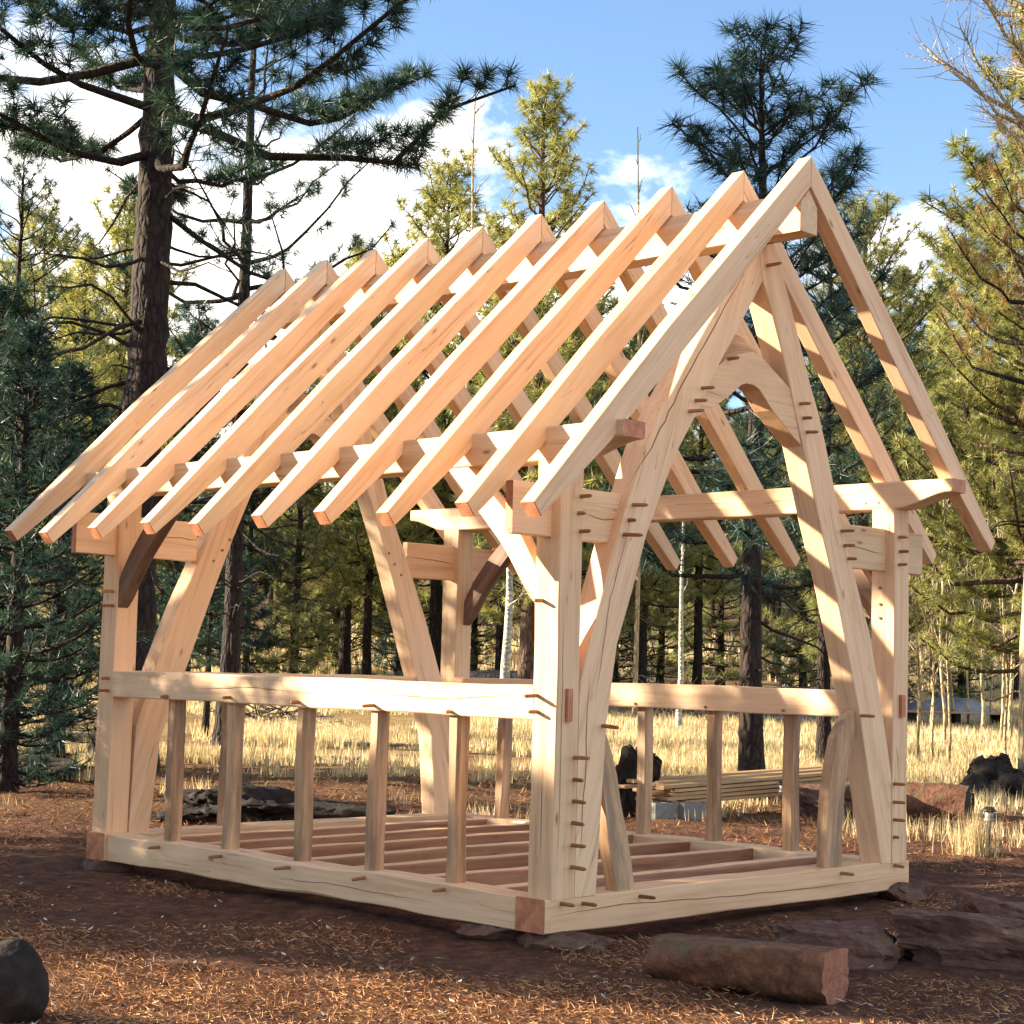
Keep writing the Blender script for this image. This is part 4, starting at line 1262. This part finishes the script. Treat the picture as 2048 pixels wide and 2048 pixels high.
st.rotation_euler = (0, -.045, rz)
shared = {}
LN = dv.length
for lay in range(5):
    for row in range(4):
        o = plain('board', (LN*rp.uniform(.80, 1.0), .14, .036), BOARDW, st, (rp.uniform(-.12, .12)+(.1 if lay > 5 else 0), -.27+row*.165+rp.uniform(-.02, .02), (.235+lay*.046)+(.02 if row % 2 else 0)), (0, rp.uniform(-.004, .004), rp.uniform(-.03, .03)), bev=.003)
for i, (px, lab) in enumerate(((1330, 'grey hollow concrete block under the left end of the lumber stack'), (1385, 'grey solid concrete block beside the hollow one under the lumber'), (1600, 'grey concrete block under the right end of the lumber stack'))):
    p = gpt(px, 1640 if i < 2 else 1630)
    c = thing('concrete_block', p, rz+rp.uniform(-.1, .1), lab, 'concrete block')
    c.name = 'concrete_block'
    for y in (-.085, .085):
        plain('face_shell', (.40, .032, .19), CONC, c, (0, y, .095))
    for x in (-.184, 0, .184):
        plain('web', (.032, .14, .188), CONC, c, (x, 0, .095))
def garden_light(p, label, h):
    t = thing('solar_light', p, 0, label, 'garden light', 'solar garden lights')
    def cyl(name, r0, r1, z0, z1, m, k=12):
        g = Geo(); tube(g, [(0, 0, z0), (0, 0, (z0+z1)/2), (0, 0, z1)], [r0, (r0+r1)/2, r1], k)
        v = np.array([[0, 0, z0], [0, 0, z1]]); n = g.n
        g.add(v, np.zeros((0, 3), int))
        f = [[n, (j+1) % k, j] for j in range(k)]+[[n+1, 2*k+j, 2*k+(j+1) % k] for j in range(k)]
        g.f.append(np.array(f, np.int32))
        link(bpy.data.objects.new(name, g.mesh(name, m)), t)
    cyl('stake', .018, .018, -.1, h-.12, BLACKM)
    cyl('collar', .045, .05, h-.12, h-.10, METALM)
    cyl('lens', .038, .038, h-.10, h-.03, METALM)
    cyl('cap', .075, .04, h-.03, h+.01, BLACKM)
garden_light(gpt(1565, 1640), 'black solar garden light with a steel cap near the lumber stack', .42)
garden_light(gpt(1978, 1708), 'black solar garden light beside a tuft of dry grass at the right', .42)
log_thing('stake', gpt(1945, 1632)-Vector((0, 0, .05)), gpt(1945, 1632)+Vector((0, 0, .26)), .022, .02, 'short dark stake in the ground beyond the right garden light', 'stake', BARKD, 17, k=8, n=3, cut=BARKD)
def clump(p, n, h, label, seed):
    r = np.random.default_rng(seed)
    a, b_ = r.uniform(0, 6.28, n), r.uniform(0, 6.28, n)
    rr = np.abs(r.normal(0, .10, n)); hh = h*r.uniform(.5, 1.1, n); ln = hh*np.abs(r.normal(.15, .25, n))
    X, Y = rr*np.cos(a), rr*np.sin(a)
    c, s = np.cos(b_+1.5)*.004, np.sin(b_+1.5)*.004
    v = np.stack([np.stack([X-c, Y-s, 0*X], -1), np.stack([X+c, Y+s, 0*X], -1), np.stack([X+np.cos(b_)*ln, Y+np.sin(b_)*ln, hh], -1)], 1).reshape(-1, 3)
    o = bpy.data.objects.new('grass_tuft', np_mesh('grass_tuft', v, np.arange(len(v)).reshape(-1, 3), GRASSM))
    link(o); o.location = p
    tag(o, label, 'grass tuft')
clump(gpt(1948, 1712), 420, .42, 'golden tuft of dry grass left of the right garden light', 1)
clump(gpt(170, 1560), 300, .40, 'tuft of dry grass left of the far left post', 2)
clump(put(215, 27), 500, .55, 'tall pale grass tuft just left of the far left post', 3)
clump(gpt(1735, 1660), 200, .25, 'small tuft of dry grass behind the right near post', 4)

# ================================================================ clutter at the edge of the wood
def log_pile(px, d, n, ln, r_, label, seed, yaw=0.0):
    p = put(px, d)
    t = thing('log_pile', p, math.atan2(RH.y, RH.x)+yaw, label, 'log pile')
    q = random.Random(seed)
    row, k, z = max(2, n//2), 0, r_
    while k < n:
        for j in range(row):
            if k >= n: break
            g = Geo()
            a = np.array([-ln/2*q.uniform(.7, 1.1), (j-row/2)*r_*2.1+q.uniform(-.05, .05), z+q.uniform(-.03, .03)])
            b_ = np.array([ln/2*q.uniform(.7, 1.1), a[1]+q.uniform(-.3, .3), z+q.uniform(-.08, .12)])
            rr = r_*q.uniform(.6, 1.1)
            tube(g, [a, a*.66+b_*.34+[0, 0, .02], a*.34+b_*.66, b_], [rr, rr, rr*.9, rr*.8], 9)
            for e, s0 in ((a, 0), (b_, 27)):
                n0 = g.n; g.add([e], np.zeros((0, 3), int))
                g.f.append(np.array([[n0, s0+(i+1) % 9, s0+i] for i in range(9)], np.int32))
            link(bpy.data.objects.new('grey_log', g.mesh('grey_log', GREYLOG, True)), t)
            k += 1
        row = max(1, row-1); z += r_*1.7
log_pile(1000, 50, 6, 2.6, .17, 'pile of grey barkless logs seen left of the near post over the rail', 1)
log_pile(1258, 48, 4, 1.6, .16, 'small pile of grey logs just right of the left near blade', 2)
log_pile(1600, 46, 5, 2.6, .13, 'grey fallen poles lying beside the right near blade above the rail', 3, .1)
log_pile(1150, 55, 3, 2.4, .14, 'three grey logs lying in the grass far behind the frame', 4, -.2)
def brush(px, d, n, rad, label, seed):
    p = put(px, d)
    t = thing('brush_pile', p, 0, label, 'brush pile')
    q = np.random.default_rng(seed)
    for k in range(3):
        g = Geo()
        for i in range(n//3):
            a = q.normal(0, rad*.45, 3); a[2] = abs(a[2])*.55
            dd = q.normal(size=3); dd[2] = abs(dd[2])*.4; dd /= np.linalg.norm(dd)
            ln = q.uniform(.4, 1.3)
            tube(g, [a, a+dd*ln*.5+q.normal(0, .05, 3), a+dd*ln], [.025, .018, .008], 4)
        o = bpy.data.objects.new('sticks', g.mesh('sticks', (BARK, GREYLOG, BARKT)[k]))
        link(o, t); tag(o, kind='stuff')
brush(1345, 47, 190, 1.1, 'tangled heap of brown brush seen through the doorway', 1)
brush(540, 40, 70, .9, 'grey brush heap behind the far left blade', 2)
brush(1770, 52, 80, .9, 'low brush heap right of the right near post', 3)
# tarp-covered stack and a low deck of planks at the right
tp = put(1890, 50)
t = thing('tarp_stack', tp, math.atan2(RH.y, RH.x), 'grey tarp thrown over a stack beside the bare saplings at the right', 'tarp')
bm = bmesh.new()
nx, ny = 28, 14
gr = [[None]*ny for _ in range(nx)]
q = random.Random(4)
for i in range(nx):
    for j in range(ny):
        u, v = i/(nx-1)*2-1, j/(ny-1)*2-1
        h = .60*max(0, 1-abs(u)**3.2)*max(0, 1-abs(v)**3)*(.75+.25*math.sin(2.2*u+1.2))+.06*math.sin(9*u+2*math.sin(5*v))+.03*math.sin(21*u+7*v)
        gr[i][j] = bm.verts.new((u*1.75, v*.95, max(.03, h)))
for i in range(nx-1):
    for j in range(ny-1):
        bm.faces.new((gr[i][j], gr[i+1][j], gr[i+1][j+1], gr[i][j+1])).smooth = True
me = bpy.data.meshes.new('tarp'); bm.to_mesh(me); bm.free(); me.materials.append(TARPM)
link(bpy.data.objects.new('tarp', me), t)
dk = thing('plank_deck', put(1950, 46), math.atan2(RH.y, RH.x), 'low platform of pale planks on short posts at the right edge of the meadow', 'platform')
for i in range(7):
    plain('plank', (3.6+.3*math.sin(i*2), .14, .04), BOARDW, dk, (.1*math.sin(i*5), -.45+i*.15, .42))
for x in (-1.6, -.5, .6, 1.6):
    plain('post', (.12, .8, .42), BARKD, dk, (x, 0, .19))

# ================================================================ aspens, saplings and bare trees
def bare_geo(seed, H, r0, nbr, spread, up_=.9, fine=5, k=6, lo=.25, crook=1.0):
    r = np.random.default_rng(seed)
    a, b_ = Geo(), Geo()
    n = 9
    zs = np.linspace(-.1, H, n)
    off = np.cumsum(r.normal(0, .022*crook*H/6, (n, 2)), 0); off -= off[0]
    tr = np.column_stack([off, zs])
    tube(a, tr, r0*(1-.85*np.clip(zs/H, 0, 1))+.003, k)
    for i in range(nbr):
        t = lo+(1-lo)*(i+r.random())/nbr
        z = t*H*.98
        p = np.array([np.interp(z, zs, off[:, 0]), np.interp(z, zs, off[:, 1]), z])
        az = r.uniform(0, 6.28)
        ln = spread*(1.15-t)*r.uniform(.6, 1.2)
        s = np.linspace(0, 1, 5)
        el = up_*r.uniform(.6, 1.2)
        pts = p+np.column_stack([ln*s*math.cos(az)*math.cos(el), ln*s*math.sin(az)*math.cos(el), ln*(s*math.sin(el)+.15*s*s)])
        pts[1:] += r.normal(0, .03*ln, (4, 3))
        tube(b_, pts, max(.004, r0*.28)*(1-.8*s)+.0025, 4)
        for j in range(fine):
            u = r.uniform(.25, 1); i0 = min(int(u*4), 3); q = pts[i0]+(pts[i0+1]-pts[i0])*(u*4-i0)
            dd = pts[i0+1]-pts[i0]; dd = dd/np.linalg.norm(dd)+r.normal(0, .55, 3); dd /= np.linalg.norm(dd)
            tl = ln*r.uniform(.15, .4)
            tube(b_, [q, q+dd*tl*.5+r.normal(0, .02*tl, 3), q+dd*tl+np.array([0, 0, .1*tl])], [.005, .0035, .002], 3)
    return a, b_
SAP = [plant_meshes('sap', bare_geo(200+i, 4.2, .024, 15, 1.3, .95, 6, lo=.22, crook=2.0), (BARKT, BARKT)) for i in range(4)]
ASP = plant_meshes('asp', bare_geo(210, 7.5, .105, 8, 1.2, .8, 4, lo=.45), (BARKW, BARKW))
ASPL = plant_meshes('aspl', bare_geo(211, 6.0, .085, 6, 1.2, .8, 3, lo=.5), (BARKW, BARKW))
DEAD = plant_meshes('dead', bare_geo(220, 11.0, .10, 60, 1.9, .55, 30, lo=.5), (BARKT, BARKT))
WHIP = plant_meshes('whip', bare_geo(221, 13.0, .06, 12, 1.6, 1.15, 5, lo=.6), (BARKT, BARKT))
def bare(meshes, px, d, top, nat, label, cat='sapling', name='aspen_sapling', group=None, rot=0.0, py=1300, wide=1.0):
    p = put(px, d, py)
    s = height_for(p, top)/nat
    return plant(name, meshes, p, label, cat, group, rot, (s*wide, s*wide, s))
for i, (px, d, top, lab) in enumerate(((1838, 31.5, 985, 'leftmost stem of the bare pale sapling clump beyond the right near post'), (1868, 31.8, 1010, 'slim bare sapling second from the left in the clump'), (1898, 31.2, 930, 'bare sapling on the right of the clump with a forked top'), (2012, 33, 900, 'lone tall bare sapling near the right edge'))):
    bare(SAP[i % 4], px, d, top, 4.2, lab, rot=i*1.3, wide=.9)
for i, nth in enumerate(('leftmost of the', 'second from the left among the', 'third from the left among the', 'fourth from the left among the', 'middle one of the', 'fourth from the right among the', 'third from the right among the', 'second from the right among the', 'rightmost of the')):
    bare(SAP[i % 4], 1845+i*23+r_.uniform(-7, 7), r_.uniform(38, 50), r_.uniform(840, 1060), 4.2, nth+' thin bare saplings in the pale thicket behind', group='saplings in the pale thicket', rot=i*.9, wide=r_.uniform(.8, 1.5))
bare(ASP, 1008, 39, 905, 7.5, 'pale aspen trunk standing left of the near post, behind the far brace', 'aspen tree', 'aspen_tree', py=1250, wide=1.5)
bare(ASPL, 1362, 41, 980, 6.0, 'thin white aspen seen through the doorway left of the dark trunk', 'aspen tree', 'aspen_tree', py=1250, rot=2.0)
bare(ASPL, 1748, 47, 830, 6.0, 'grey-white aspen trunk between the right rafters', 'aspen tree', 'aspen_tree', py=1000, rot=.4)
bare(DEAD, 2062, 25, -1000, 11.0, 'dead pale tree with fine bare twigs at the top right corner', 'dead tree', 'dead_tree', py=200)
bare(WHIP, 948, 44, 110, 13.0, 'bare whip-thin treetop rising left of the cone-shaped pine', 'bare tree', 'bare_tree', py=300)
bare(WHIP, 1292, 46, 235, 13.0, 'bare whip-thin treetop above the eighth rafter', 'bare tree', 'bare_tree', py=300, rot=2.0)

# pale wood chips and cone scales on the litter
def chips():
    r = np.random.default_rng(77)
    n = 240
    d = r.uniform(7.3, 13, n); s = (r.random(n)-.5)*.62*d
    x = CAM.x+FH.x*d+RH.x*s; y = CAM.y+FH.y*d+RH.y*s
    m = ~inside_frame(x, y); x, y = x[m], y[m]; n = len(x)
    z = terrain(x, y)+.03
    a = r.uniform(0, 6.28, n); l = r.uniform(.010, .035, n); w_ = r.uniform(.005, .012, n)
    c, s_ = np.cos(a), np.sin(a)
    q = np.stack([np.stack([x-c*l, y-s_*l, z], -1), np.stack([x+s_*w_, y-c*w_, z+.006], -1), np.stack([x+c*l, y+s_*l, z+r.uniform(0, .02, n)], -1), np.stack([x-s_*w_, y+c*w_, z+.004], -1)], 1).reshape(-1, 3)
    o = bpy.data.objects.new('wood_chips', np_mesh('wood_chips', q, np.arange(len(q)).reshape(-1, 4), BARKW))
    link(o); tag(o, kind='stuff')
chips()
